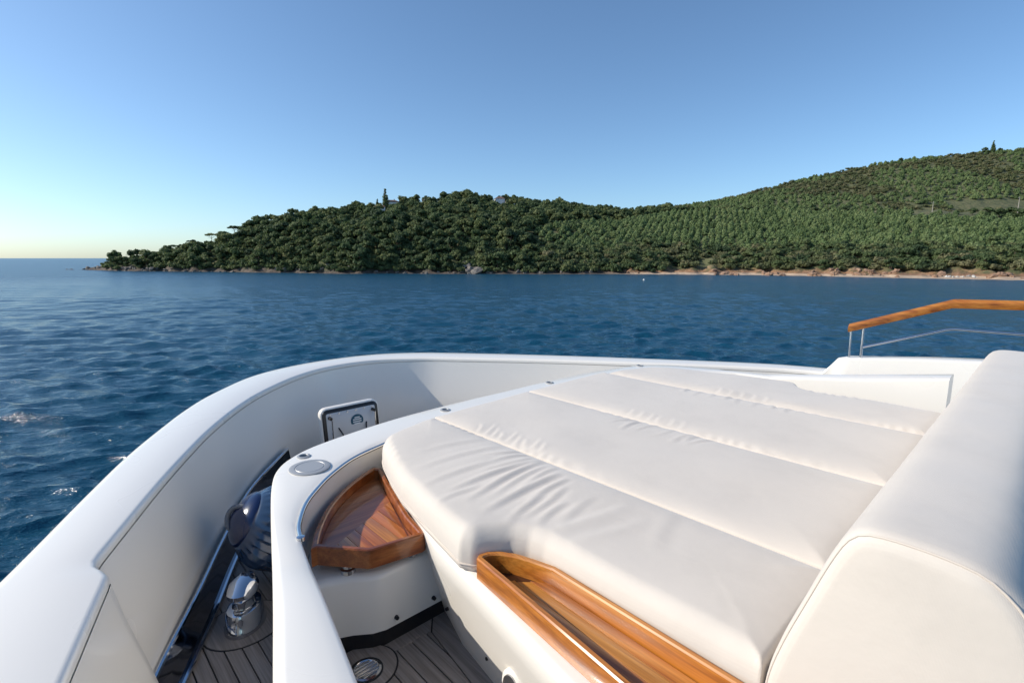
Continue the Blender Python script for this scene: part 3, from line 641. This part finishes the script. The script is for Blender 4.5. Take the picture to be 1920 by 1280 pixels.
# coaming round the sunpad
CO = [(.42, -.095), (.70, -.18), (.98, -.265), (1.35, -.385), (1.84, -.54), (2.10, -.63), (2.24, -.70), (2.34, -.80), (2.42, -.97), (2.50, -1.37), (2.53, -1.79), (2.54, -2.3)]
CI = [(.42, -.29), (.64, -.342), (.86, -.395), (1.30, -.495), (1.62, -.562), (1.70, -.59), (1.82, -.66), (1.92, -.745), (2.02, -.85), (2.12, -1.00), (2.20, -1.30), (2.22, -2.3)]
def mirror(p): return [(x, -4.6 - y) for x, y in p]
def coaming():
    q = spline(np.hstack([np.array(CO + mirror(CO)[-2::-1]), np.array(CI + mirror(CI)[-2::-1])]), 220); a, b = q[:, :2], q[:, 2:]
    ztop = lambda x: .75 + max(0, (1.5 - x)/1.08)*.13
    mb = MB(); R = []
    for p, c in zip(a, b):
        n = (c - p)/np.linalg.norm(c - p); w = np.linalg.norm(c - p); zt = ztop(p[0]); r = min(.032, w*.25); r2 = .014; ring = [(*(p - n*.01), -.02), (*(p - n*.006), zt*.5)]
        for t in (0, 18, 36, 54, 72, 90): ring.append((*(p + n*r*(1 - math.cos(R_(t)))), zt - r*.9 + r*.9*math.sin(R_(t))))
        ring.append((*(p + n*(w*.72)), zt - .001))
        for t in (90, 60, 30, 0): ring.append((*(c - n*r2*(1 - math.cos(R_(t)))), zt - .006 - r2 + r2*math.sin(R_(t))))
        ring += [(*c, .24), (*(c - n*.03), .0)]; R.append(ring)
    mb.rings(R); return part(mb, 'coaming', M_white, None, 45)
coam = coaming()
def steel_disc(c, r, z, parent, dark=True, name='deck_fitting'):
    o = part(MB().lathe([(r, 0), (r, .003), (r*.9, .005), (r*.62, .005), (r*.56, .001), (.001, .001)], 28, (*c, z)), name, M_brush, parent, 40)
    if dark: part(MB().lathe([(r*.55, .001), (r*.5, .0035), (.001, .004)], 20, (*c, z)), 'socket', M_black, o) if parent is yacht else None
    return o
for c in ((2.29, -.835), (2.44, -1.74), (2.475, -2.70), (2.36, -3.7)):
    part(MB().lathe([(.030, 0), (.030, .003), (.026, .005), (.019, .005), (.017, .002), (.001, .002)], 24, (*c, .7505)), 'deck_fitting', M_satin, coam)
    part(MB().lathe([(.0165, .0), (.0165, .0035), (.001, .004)], 16, (*c, .7505)), 'fitting_socket', M_black, coam)
part(MB().lathe([(.085, 0), (.085, .003), (.081, .0045), (.062, .0045), (.060, .0025), (.058, .0045), (.001, .005)], 40, (2.145, -.805, .7503)), 'round_plate', M_satin, coam)
# steel hand tube on the edge of the recess
arc = spline([(1.60, -.556, .747), (1.69, -.585, .747), (1.82, -.658, .747), (1.92, -.743, .747), (2.02, -.85, .747), (2.12, -1.0, .747), (2.19, -1.2, .747)], 40)
part(MB().tube(arc, .0085, 10), 'edge_tube', M_steel, coam); part(MB().lathe([(.013, 0), (.013, .012), (.004, .014)], 14, (1.60, -.556, .742)), 'edge_tube_foot', M_steel, coam)
# well sole and its planks
def well():
    Z = .27
    o = part(MB().prism([(1.75, -.50), (1.75, -1.2), (.05, -1.1), (.05, -.15), (.42, -.24)], .10, Z - .006), 'well_sole', M_caulk, None, 0)
    def pl(p, nm='plank'): 
        if len(p) > 2 and abs(area(p)) > 1e-4: part(MB().prism(p, Z - .006, Z, .0015), nm, M_deck, o, 30)
    g = .003
    pl([(1.60, -.62), (1.60, -.785), (1.475, -.785), (1.475, -.60)], 'margin_board')
    pl([(1.60, -.79), (1.60, -1.06), (1.462, -.955), (1.472, -.79)], 'margin_board')
    pl([(1.60, -1.066), (1.60, -1.12), (.2, -1.0), (.2, -.86), (.9, -.885), (1.458, -.959)], 'margin_board')
    for i, y in enumerate(np.arange(-.9965, -.25, .0615)):
        p = [(.2, y), (1.468, y), (1.468, y + .0575), (.2, y + .0575)]
        # right hand edge follows the slanting margin board
        p = clip(p, -.1326, -1, .7617)
        pl(p)
    crescent((1.47, -.685), (.105, .115), Z, o, 'margin_board', M_deck)
    d = part(MB().lathe([(.05, 0), (.05, .004), (.042, .006), (.038, .003), (.001, .003)], 28, (1.455, -.690, Z + .004)), 'drain', M_steel, o)
    part(MB().lathe([(.056, 0), (.056, .003), (.051, .003)], 28, (1.455, -.690, Z + .0035), cap=False), 'drain_seal', M_black, o)
    for k in range(-2, 3): w = math.sqrt(.038**2 - (k*.014)**2); part(MB().box((1.455 + k*.014 - .003, -.69 - w, Z + .0075), (1.455 + k*.014 + .003, -.69 + w, Z + .010)), 'drain_bar', M_brush, o, 0)
    return o
well()
# base of the sunpad and the block in front of the well
base_top = [(-.4, -.62), (.665, -.79), (1.1, -.868), (1.35, -.905), (1.5, -.952), (1.95, -1.08), (2.16, -1.45), (2.16, -3.15), (1.95, -3.52), (1.5, -3.648), (1.1, -3.732), (-.4, -3.98)]
def base():
    p = np.array(base_top)[::-1]; R = []
    for d, z in ((.11, .2), (.10, .27), (.012, .60), (.0, .675), (.004, .687), (.012, .694), (.022, .697)): R.append([(x, y, z) for x, y in inset(p, d)])
    mb = MB().rings(R); o = part(mb, 'sunpad_base', M_white, None, 35)
    part(MB().tube([(.93, -.893, .46), (.93, -.872, .462), (.93, -.866, .463)], [.040, .040, .034], 24), 'courtesy_light', M_white, o)
    part(MB().tube([(.93, -.868, .463), (.93, -.862, .464)], [.028, .026], 24), 'light_lens', M_brush, o)
    for x in (1.40, 1.12):
        y = -.987 + (1.4 - x)*.16; part(MB().tube([(x, y - .012, .38), (x, y + .004, .382)], [.007, .006], 12), 'stud', M_black, o)
base()
def block():
    back = [(1.70, -.585), (1.84, -.665), (1.94, -.755), (2.04, -.86), (2.14, -1.01), (2.2, -1.2), (1.5, -1.12)]
    p = [(1.605, -.555), (1.60, -.63), (1.565, -.70), (1.525, -.755), (1.510, -.80), (1.505, -1.12)][::-1]
    poly = back[:6] + p
    o = part(MB().prism(poly, .335, .56, .025), 'well_block', M_grey, None, 35)
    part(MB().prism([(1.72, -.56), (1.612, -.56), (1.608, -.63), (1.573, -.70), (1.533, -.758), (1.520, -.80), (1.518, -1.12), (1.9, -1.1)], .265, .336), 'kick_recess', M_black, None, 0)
    for x, y in ((1.506, -.84), (1.503, -1.0)): part(MB().tube([(x + .01, y, .365), (x - .008, y, .366)], [.009, .007], 12), 'stud', M_black, o)
block()
# locker hatch standing open against the bow
def hatch():
    X = 3.8; y0, y1 = -2.055, -1.553; z1 = .475; z0 = .0; r = .055
    def rr(d, zz=0): 
        a, b, c, e = y0 + d, y1 - d, z0 + d, z1 - d; q = max(r - d, .012); P = []
        for cy, cz, s in ((b - q, e - q, 0), (a + q, e - q, 90), (a + q, c + q, 180), (b - q, c + q, 270)):
            P += [(cy + q*math.cos(R_(s + t)), cz + q*math.sin(R_(s + t))) for t in (0, 22, 45, 67, 90)]
        return P
    lean = lambda x, y, z: (x + .06*(z/.475), y, z)
    def slab(d0, xa, xb, xc=None): 
        mb = MB(); mb.rings([[lean(X + xa, y, z) for y, z in rr(d0)], [lean(X + xb + .006, y, z) for y, z in rr(d0)], [lean(X + xb, y, z) for y, z in rr(d0 + .007)]]); return mb
    o = part(slab(0, .045, .0), 'locker_hatch', M_white, None, 50); o['label'] = 'open locker hatch standing upright inside the bow with a round teal sticker'
    part(slab(.012, 0, -.012), 'rubber_seal', M_black, o, 50); part(slab(.038, -.004, -.016), 'liner', M_lid, o, 40)
    cy, cz = -1.845, .335; k = X + .06*(cz/.475) - .0165
    part(MB().rings([[(k, cy + .054*math.cos(a), cz + .054*math.sin(a)) for a in np.linspace(0, 6.283, 32, endpoint=False)], [(k - .0025, cy + .054*math.cos(a), cz + .054*math.sin(a)) for a in np.linspace(0, 6.283, 32, endpoint=False)]]), 'sticker', M_teal, o, 30)
    for dz, w in ((.028, .022), (.012, .036), (-.006, .037), (-.023, .026)): part(MB().box((k - .0045, cy - w, cz + dz - .0045), (k - .002, cy + w, cz + dz + .0045)), 'sticker_print', M_print, o, 0)
    for y in (y0 + .065, y1 - .065):
        part(MB().tube([(X + .02, y, .40), (X - .012, y, .39), (X - .02, y, .2), (X - .02, y, .02)], .006, 8), 'strut', M_steel, o); part(MB().tube([(X + .035, y, .40), (X - .0, y, .40)], [.014, .012], 12), 'strut_pivot', M_black, o)
    for y, s in ((y0 + .13, 1), (y1 - .13, -1)): part(MB().tube([(X + .02, y, .31), (X - .01, y + s*.02, .26), (X - .012, y + s*.03, .2)], .006, 7), 'latch_cord', M_black, o)
    for y in np.linspace(y0 + .07, y1 - .07, 6): part(MB().tube([(X + .055, y, .425), (X + .028, y, .425)], .005, 8), 'screw', M_steel, o)
hatch()
# mooring bitt
def bitt():
    c = (2.37, -.555); a = R_(-40); cs, sn = math.cos(a), math.sin(a)
    def ell(rx, ry, z, n=28, dx=0): return [(c[0] + (rx*math.cos(t) + dx)*cs - ry*math.sin(t)*sn, c[1] + (rx*math.cos(t) + dx)*sn + ry*math.sin(t)*cs, z) for t in np.linspace(0, 6.283, n, endpoint=False)]
    o = part(MB().rings([ell(.11, .082, .004), ell(.11, .082, .022), ell(.102, .075, .034), ell(.100, .073, .08), ell(.092, .066, .10), ell(.075, .05, .108)]), 'mooring_bitt', M_mirror, None, 40); o['label'] = 'polished steel bitt on the side deck planks'
    def hexa(r, z, dx=0, n=24, tilt=0): return [(c[0] + (r*math.cos(t) + dx)*cs - r*.8*math.sin(t)*sn, c[1] + (r*math.cos(t) + dx)*sn + r*.8*math.sin(t)*cs, z + tilt*math.cos(t)) for t in np.linspace(0, 6.283, n, endpoint=False)]
    part(MB().rings([hexa(.062, .10), hexa(.054, .135), hexa(.060, .155), hexa(.076, .165)]), 'bitt_column', M_mirror, o, 50)
    part(MB().rings([hexa(.080, .165), hexa(.082, .185), hexa(.066, .208, 0, 24, .014), hexa(.03, .222, 0, 24, .006)]), 'bitt_head', M_mirror, o, 50)
bitt()
# starboard: raised bulwark step and rail
def rail():
    path = [(1.34, -5.02, .665), (1.25, -5.055, .795), (.34, -5.30, .86), (-1.5, -5.70, .92)]
    mb = MB(); R = []
    for x, y, z in spline(path[1:], 30):
        n = np.array([-.24, -.97]); a = np.array([x, y]); b = a + n*.24; R.append([(*a, .0), (*a, z - .02), (*(a + n*.006), z - .006), (*(a + n*.02), z), (*(b - n*.02), z), (*(b - n*.006), z - .006), (*b, z - .02), (*b, .0)])
    x, y, z = path[0]; a = np.array([x, y]); b = a + n*.24
    R.insert(0, [(*a, .0), (*a, z - .02), (*(a + n*.006), z - .006), (*(a + n*.02), z), (*(b - n*.02), z), (*(b - n*.006), z - .006), (*b, z - .02), (*b, .0)])
    part(MB().rings(R), 'raised_bulwark', M_white, None, 30)
    h = empty('handrail', OFF, 0, yacht); h['label'] = 'varnished teak handrail on thin steel posts over the starboard bulwark'
    top = [(1.20, -5.15, 1.055), (.555, -5.32, 1.295), (.16, -5.40, 1.302), (-1.5, -5.75, 1.36)]
    mb = MB(); R = []
    for i, p in enumerate(top):
        p = np.array(p); n = np.array([-.2, -.98, 0]); w, t = .040, .022; prof = [(-w*.8, -t), (w*.8, -t), (w, -t*.4), (w, t*.3), (w*.6, t), (-w*.6, t), (-w, t*.3), (-w, -t*.4)]
        R.append([tuple(p + n*a + np.array([0, 0, b*1.6])) for a, b in prof])
    part(mb.rings(R), 'teak_rail', M_teak, h, 30)
    part(MB().tube([(1.185, -5.14, .80), (1.188, -5.145, .93), (1.192, -5.15, 1.03)], .010, 10), 'post', M_steel, h); part(MB().tube([(1.105, -5.165, .80), (1.106, -5.17, .93), (1.108, -5.175, 1.07)], .012, 10), 'post', M_steel, h)
    part(MB().tube([(-.62, -5.56, .88), (-.62, -5.56, 1.32)], .012, 10), 'post', M_steel, h)
    part(MB().tube([(1.10, -5.17, .895), (.58, -5.315, 1.085), (.53, -5.325, 1.094), (.16, -5.40, 1.085), (-1.5, -5.75, 1.12)], .011, 10), 'lower_rail', M_steel, h)
rail()

# ------------------------------------------------------------------ fenders
def fender(loc, axis, r, label):
    o = empty('fender', loc); q = Vector(axis).to_track_quat('Z', 'Y'); o.rotation_mode = 'QUATERNION'; o.rotation_quaternion = q
    prof = [(.02, -1.25), (.5, -1.2), (.85, -.85), (1.0, -.35), (1.0, .05), (.94, .35), (.84, .57), (.74, .70), (.64, .80)]
    n = 112; R = []
    for k, (a, z) in enumerate(spline(prof, 28)):
        rib = .055*sm(-.2, .3, z)*(1 - sm(.45, .72, z)); R.append([(r*a*(1 + rib*math.cos(28*t))*math.cos(t), r*a*(1 + rib*math.cos(28*t))*math.sin(t), r*z) for t in np.linspace(0, 6.2832, n, endpoint=False)])
    MB().rings(R).build('body', M_fender, o, 60)
    MB().lathe([(r*a, r*z) for a, z in spline([(.67, .76), (.65, .84), (.52, .96), (.28, 1.08), (.12, 1.13), (.02, 1.14)], 16)], 36).build('end_cap', M_navy, o, 60)
    MB().tube([(r*.1*math.cos(2*a), r*.30*math.cos(a), r*(1.0 + .20*math.sin(a))) for a in np.linspace(-.2, math.pi + .2, 14)], r*.06, 8).build('rope_loop', M_rope, o, 60)
    return tag(o, label, 'fender', 'ribbed fenders on the side deck')
fender((2.62, -.80, .28), (.18, .8, .5), .205, 'ribbed light grey fender coloured as in shade with navy end cap behind the steel bitt')
fender((3.12, -1.13, .20), (.2, .75, .55), .15, 'ribbed light grey fender coloured as in shade tucked against the bow beyond the bitt')

# ------------------------------------------------------------------ teak trays
def rim(mb, outline, w, z0, z1):
    p = np.array(outline); p = p if area(p) > 0 else p[::-1]; q = inset(p, w); b = .004
    a1, q1 = inset(p, b), inset(p, w - b); mb.rings([[(*v, z0) for v in p], [(*v, z1 - b) for v in p], [(*v, z1) for v in a1], [(*v, z1) for v in q1], [(*v, z1 - b) for v in q], [(*v, z0 + .004) for v in q]], caps=False)
    n = len(p); o = len(mb.v) - 6*n; mb.f += [(o + (j+1) % n, o + j, o + 5*n + j, o + 5*n + (j+1) % n) for j in range(n)]
    return mb, p
def tri_tray():
    o = empty('corner_tray_table', (1.75, -.85, .56)); off = Vector((-1.75, .85, -.56))
    arcp = spline([(1.652, -.605), (1.77, -.672), (1.90, -.768), (2.0, -.872), (2.08, -.985), (2.14, -1.10)], 16)[::-1]
    out = [tuple(v) for v in arcp] + [(1.652, -.625), (1.512, -.742), (1.504, -.755), (1.470, -.935), (1.476, -.952), (1.62, -.978), (1.80, -1.03), (1.98, -1.085), (2.10, -1.125)]
    mb, p = rim(MB(), out, .020, .598, .668)
    r = fix(mb.build('rim', M_teaky, o, 35)); r.location = off
    inn = [tuple(v) for v in inset(p, .022)]; i = 0
    b = fix(MB().prism(inn, .600, .626).build('bottom_board', M_teaky, o, 0)); b.location = off
    # floor strips fan along the boat, each its own strip
    for y in np.arange(-1.17, -.58, .046):
        q = [(1.4, y), (2.25, y), (2.25, y + .0445), (1.4, y + .0445)]
        hull = [(1.652, -.63), (1.505, -.76), (1.474, -.942), (1.98, -1.075), (2.09, -1.11)] + [tuple(v) for v in spline([(2.105, -1.05), (2.0, -.905), (1.90, -.80), (1.77, -.705), (1.66, -.645)], 8)]
        for (ax, ay), (bx, by) in zip(hull, hull[1:] + hull[:1]):
            nx, ny = by - ay, ax - bx; L = math.hypot(nx, ny) + 1e-9; nx, ny = nx/L, ny/L
            if nx*(1.75 - ax) + ny*(-.88 - ay) > 0: nx, ny = -nx, -ny
            q = clip(q, nx, ny, nx*ax + ny*ay - .014)
            if len(q) < 3: break
        if len(q) > 2 and abs(area(q)) > 2e-4:
            s = fix(MB().prism(q, .6265, .631, .0008).build('floor_strip', M_red if i % 3 else M_teak, o, 30)); s.location = off; i += 1
    for x, y in ((1.60, -.71), (1.545, -.93), (2.0, -1.03)):
        f = MB().lathe([(.026, .5605), (.026, .575), (.019, .58), (.019, .6005), (.001, .6005)], 24, (x, y, 0)).build('foot', M_steel, o); f.location = off
    tag(o, 'three cornered varnished teak tray table with curved rim before the cushions', 'tray table')
tri_tray()
def long_tray():
    o = empty('long_tray', (.6, -.95, .697)); off = Vector((-.6, .95, -.697))
    yo = lambda x: -.822 - (x - .543)*.118; yi = lambda x: -1.014 - (x - .364)*.030
    end = [(1.10, yo(1.10)), (1.112, -.905), (1.105, -.935), (1.08, -.965), (1.035, -.993), (.98, -1.012), (.91, yi(.91))]
    out = [(-.10, yo(-.1)), (.3, yo(.3)), (.7, yo(.7))] + end + [(.6, yi(.6)), (.3, yi(.3)), (-.10, yi(-.1))]
    mb, p = rim(MB(), out, .019, .6985, .765); r = fix(mb.build('rim', M_teak, o, 35)); r.location = off
    b = fix(MB().prism([tuple(v) for v in inset(p, .02)],   .6985, .706).build('bottom_board', mat('dark_tray_board', (.05, .016, .006), .25, coat=.8), o, 0)); b.location = off  # board darker than the floor strips, left uncovered along the port rim
    y0 = 0
    for i in range(3):
        a, c = .26 + i*.21, .26 + i*.21 + .206
        q = [(x, yo(x) + (yi(x) - yo(x))*t) for x, t in ((-.05, a), (1.015 - .025*i, a), (1.0 - .04*i, c), (-.05, c))]
        s = fix(MB().prism(q, .7065, .713, .0012).build('floor_strip', M_teak2 if i % 2 else M_teak, o, 30)); s.location = off
    f = MB().lathe([(.02, .697), (.02, .6988), (.001, .6988)], 18, (1.08, -.945, 0)).build('foot', M_steel, o); f.location = off
    tag(o, 'long narrow varnished teak tray along the edge of the sunpad', 'tray')
long_tray()

# ------------------------------------------------------------------ cushions
def ridges(x, y, W):
    z = np.zeros_like(x)
    for (ax, ay), (bx, by), w, h in W:
        w = w*1.35
        d = np.array([bx - ax, by - ay]); L = np.linalg.norm(d); d = d/L; t = (x - ax)*d[0] + (y - ay)*d[1]; c = .010*np.sin(t/L*3.1)*(1 if int(ax*1000) % 2 else -1)
        n = -(x - ax)*d[1] + (y - ay)*d[0] - c; env = np.clip(t/L, 0, 1); env = np.where((t < 0) | (t > L), 0, np.sin(math.pi*env**.75)**.8)
        z += h*env*(np.exp(-(n/w)**2) - .75*np.exp(-((n - 1.5*w)/(1.1*w))**2))
    return z
def cushion(label, x0, x1, ylo, yhi, W, seed, top=.83, bot=.7005):
    nx = int((x1(0) - x0)/.0085); ny = int(.76/.0095) if yhi(1.3) - ylo(1.3) > .6 else 64
    u = np.linspace(0, 1, nx); v = np.linspace(0, 1, ny); v = .5*v + .5*(.5 - .5*np.cos(math.pi*v)); u = .75*u + .25*(.5 - .5*np.cos(math.pi*u)); Ug, Vg = np.meshgrid(u, v)
    X = x0 + Ug*(x1(Vg) - x0); Y = ylo(X) + Vg*(yhi(X) - ylo(X))
    per = np.r_[[(0, j) for j in range(nx)], [(i, nx-1) for i in range(1, ny)], [(ny-1, j) for j in range(nx-2, -1, -1)], [(i, 0) for i in range(ny-2, 0, -1)]]
    B = np.stack([X[per[:, 0], per[:, 1]], Y[per[:, 0], per[:, 1]]], 1); P = np.stack([X.ravel(), Y.ravel()], 1); D = np.empty(len(P)); K = np.empty(len(P), int)
    A2, B2 = B, np.roll(B, -1, 0); e = B2 - A2; L2 = np.sum(e*e, 1) + 1e-12
    for s in range(0, len(P), 1500):
        q = P[s:s+1500, None, :] - A2[None]; t = np.clip(np.sum(q*e, 2)/L2, 0, 1); dd = np.sum((q - t[..., None]*e)**2, 2); K[s:s+1500] = np.argmin(dd, 1); D[s:s+1500] = np.sqrt(np.min(dd, 1))
    D = D.reshape(X.shape); i_, j_ = per[:, 0], per[:, 1]; free = ((j_ == nx-1) | ((i_ == ny-1) if seed == 1 else (i_ == 0) if seed == 4 else False)); fr = free[K].reshape(X.shape); R = np.where(fr, .048, .008); d = np.minimum(D, R)
    z = top - R + np.sqrt(np.maximum(R*R - (R - d)**2, 0)) - np.where(fr, .0115*np.exp(-D/.065), .020*np.exp(-D/.038)) + .001 + .006*(1 - np.exp(-D/.14))
    g = np.random.default_rng(seed); soft = sm(.0, .05, D)
    for i in range(9): a = g.uniform(0, 6.28); k = g.uniform(4, 17); z = z + .0008*soft*np.sin(k*(X*math.cos(a) + Y*math.sin(a)) + g.uniform(0, 6.28))
    z = z + .9*ridges(X, Y, W)*sm(.0, .03, D)
    # gathers: small puckers along both long edges
    pk = np.sin(X*90 + 3*np.sin(X*13))*np.maximum(np.sin(X*3.1 + seed*1.7), 0)**2; z = z + .0022*pk*np.exp(-((D - .02)/.02)**2)
    mb = MB(); mb.v = np.stack([X, Y, z], 2).reshape(-1, 3).tolist()
    mb.f = [(i*nx + j, i*nx + j + 1, (i+1)*nx + j + 1, (i+1)*nx + j) for i in range(ny-1) for j in range(nx-1)]
    idx = [int(i*nx + j) for i, j in per]; m = len(idx); t = np.roll(B, -2, 0) - np.roll(B, 2, 0); t /= np.linalg.norm(t, axis=1)[:, None] + 1e-9; nrm = np.stack([t[:, 1], -t[:, 0]], 1)
    prev = idx; zt = z.ravel()[idx]
    for k, (o, f) in enumerate(((.0015, .18), (.002, .45), (.0015, .75), (.0, .92), (-.006, 1.0))):
        q = B + nrm*o; zz = zt + (bot - zt)*f; s = len(mb.v); mb.v += [(a, b, c) for (a, b), c in zip(q.tolist(), zz.tolist())]; cur = list(range(s, s + m))
        mb.f += [(prev[(i+1) % m], prev[i], cur[i], cur[(i+1) % m]) for i in range(m)]; prev = cur
    mb.f.append(tuple(prev))
    o = empty('sunpad_cushion', (float(X.mean()), float(Y.mean()), bot)); c = fix(mb.build('cover', M_cloth, o, 180)); c.location = (-o.location[0], -o.location[1], -o.location[2])
    # welted seam low on the side
    pb = MB().tube([(*(b + k*.003), bot + .022) for b, k in zip(B[::4], nrm[::4])] + [(*(B[0] + nrm[0]*.003), bot + .022)], .0028, 6).build('piping', M_pipe, o, 60); pb.location = c.location
    return tag(o, label, 'cushion')
E1x = [.0, .33, .97, 1.025, 1.07, 1.105, 1.128, 1.17, 1.376, 1.644, 1.81, 1.98, 2.06, 2.11, 2.15, 2.2]
E1y = [-1.028, -1.030, -1.040, -1.030, -1.00, -.945, -.898, -.876, -.912, -.962, -1.012, -1.072, -1.11, -1.155, -1.24, -1.425]
e1 = lambda x: np.interp(x, E1x, E1y)
C = lambda c: (lambda x: np.full_like(np.asarray(x, float), c))
W1 = [((1.394,-1.476),(1.415,-1.003),.011,.0075), ((1.429,-1.464),(1.467,-1.206),.010,.005), ((1.378,-1.476),(1.309,-1.008),.011,.0080), ((1.236,-1.415),(1.206,-1.0),.012,.0085),
      ((1.154,-1.238),(1.096,-1.0),.010,.006), ((1.139,-1.334),(1.091,-1.05),.009,.0055), ((1.523,-1.487),(1.588,-1.321),.010,.004), ((1.33,-1.43),(1.27,-1.10),.009,.005), ((1.29,-1.46),(1.24,-1.2),.008,.0045),
      ((1.18,-1.40),(1.15,-1.15),.009,.006), ((1.47,-1.48),(1.50,-1.28),.009,.0045), ((1.06,-1.25),(1.03,-1.07),.010,.005), ((1.02,-1.35),(.98,-1.12),.012,.003), ((1.36,-1.12),(1.38,-.93),.010,.004), ((.98,-1.08),(.90,-1.40),.016,.0035), ((.90,-1.07),(.80,-1.36),.018,.003), ((1.62,-1.46),(1.66,-1.02),.016,.0035), ((1.74,-1.47),(1.80,-1.12),.018,.003), ((1.50,-1.30),(1.52,-.96),.014,.004), ((.78,-1.46),(.70,-1.2),.02,.0022)]
W2 = [((1.0+.062*i + .02*math.sin(i*2.3), -2.225), (1.02+.062*i + .035*math.cos(i*1.7), -2.03 - .04*math.sin(i*1.9)), .009 + .002*math.sin(i), .0035 + .002*math.sin(i*1.3)) for i in range(9)] + \
     [((1.45+.05*i, -1.508), (1.50+.052*i, -1.62 - .03*math.sin(i*2.1)), .008, .003) for i in range(9)]
W3 = [((.95+.085*i + .02*math.sin(i*2.7), -3.02), (.93+.085*i, -2.86 - .03*math.sin(i*1.9)), .011, .004 + .0015*math.sin(i*2)) for i in range(8)] + [((1.2+.06*i, -2.25), (1.22+.06*i, -2.36), .009, .0025) for i in range(6)]
W4 = [((.75+.06*i, -3.56), (.74+.06*i, -3.44), .010, .004) for i in range(5)] + [((1.1+.07*i, -3.05), (1.12+.07*i, -3.16), .010, .003) for i in range(5)]
cushion('cream sunpad cushion with a notch for the long teak tray', .335, lambda v: 2.2 + 0*v, C(-1.4935), e1, W1, 1)
cushion('cream sunpad cushion next to the notched one by the long tray', .335, lambda v: 2.245 - .035*v, C(-2.2385), C(-1.4965), W2, 2)
cushion('cream sunpad cushion second from the starboard coaming', .335, lambda v: 2.25 - .005*v, C(-3.0335), C(-2.2415), W3, 3)
cushion('narrow cream sunpad cushion along the starboard coaming', .335, lambda v: 2.2 + 0*v, lambda x: -4.6 - e1(x), C(-3.0365), W4, 4)
# bolster
def bolster():
    y0, y1 = -1.0, -3.62; o = empty('backrest_bolster', (.12, -2.31, .68)); off = Vector((-.12, 2.31, -.68))
    prof = spline([(.325, .683), (.322, .80), (.300, .90), (.262, 1.02), (.232, 1.11), (.208, 1.163), (.178, 1.185), (.12, 1.190), (.05, 1.185), (.008, 1.170), (-.035, 1.125), (-.062, 1.05), (-.085, .89), (-.09, .683)], 60)
    if area(prof) < 0: prof = prof[::-1]
    R = []; ys = []
    for t in (90, 72, 54, 36, 18, 0): ys.append((y0 - .035*(1 - math.sin(R_(t))), .035*(1 - math.cos(R_(t))) if t < 90 else .035))
    ends = [(0, .030), (.003, .016), (.010, .007), (.020, .0022), (.032, 0)]
    st = [(y0 - a, d) for a, d in ends] + [(y, 0) for y in np.linspace(y0 - .06, y1 + .06, 90)] + [(y1 + a, d) for a, d in ends[::-1]]
    g = np.random.default_rng(2)
    for y, d in st:
        q = inset(prof, d); wv = .0012*math.sin(y*9) + .0008*math.sin(y*23 + 1); R.append([(x, y, max(z, .683) + wv*(z > .9)) for x, z in q])
    b = fix(MB().rings(R).build('cover', M_cloth, o, 60)); b.location = off
    for yy, s in ((y0 - .010, 1), (y1 + .010, -1)):
        p = inset(prof, .007); pp = [(x, yy, max(z, .69)) for x, z in p if z > .69]; k = fix(MB().tube(pp, .0022, 8).build('piping', M_pipe, o, 60)); k.location = off
    tag(o, 'long cream backrest bolster across the aft edge of the sunpad', 'backrest')
bolster()
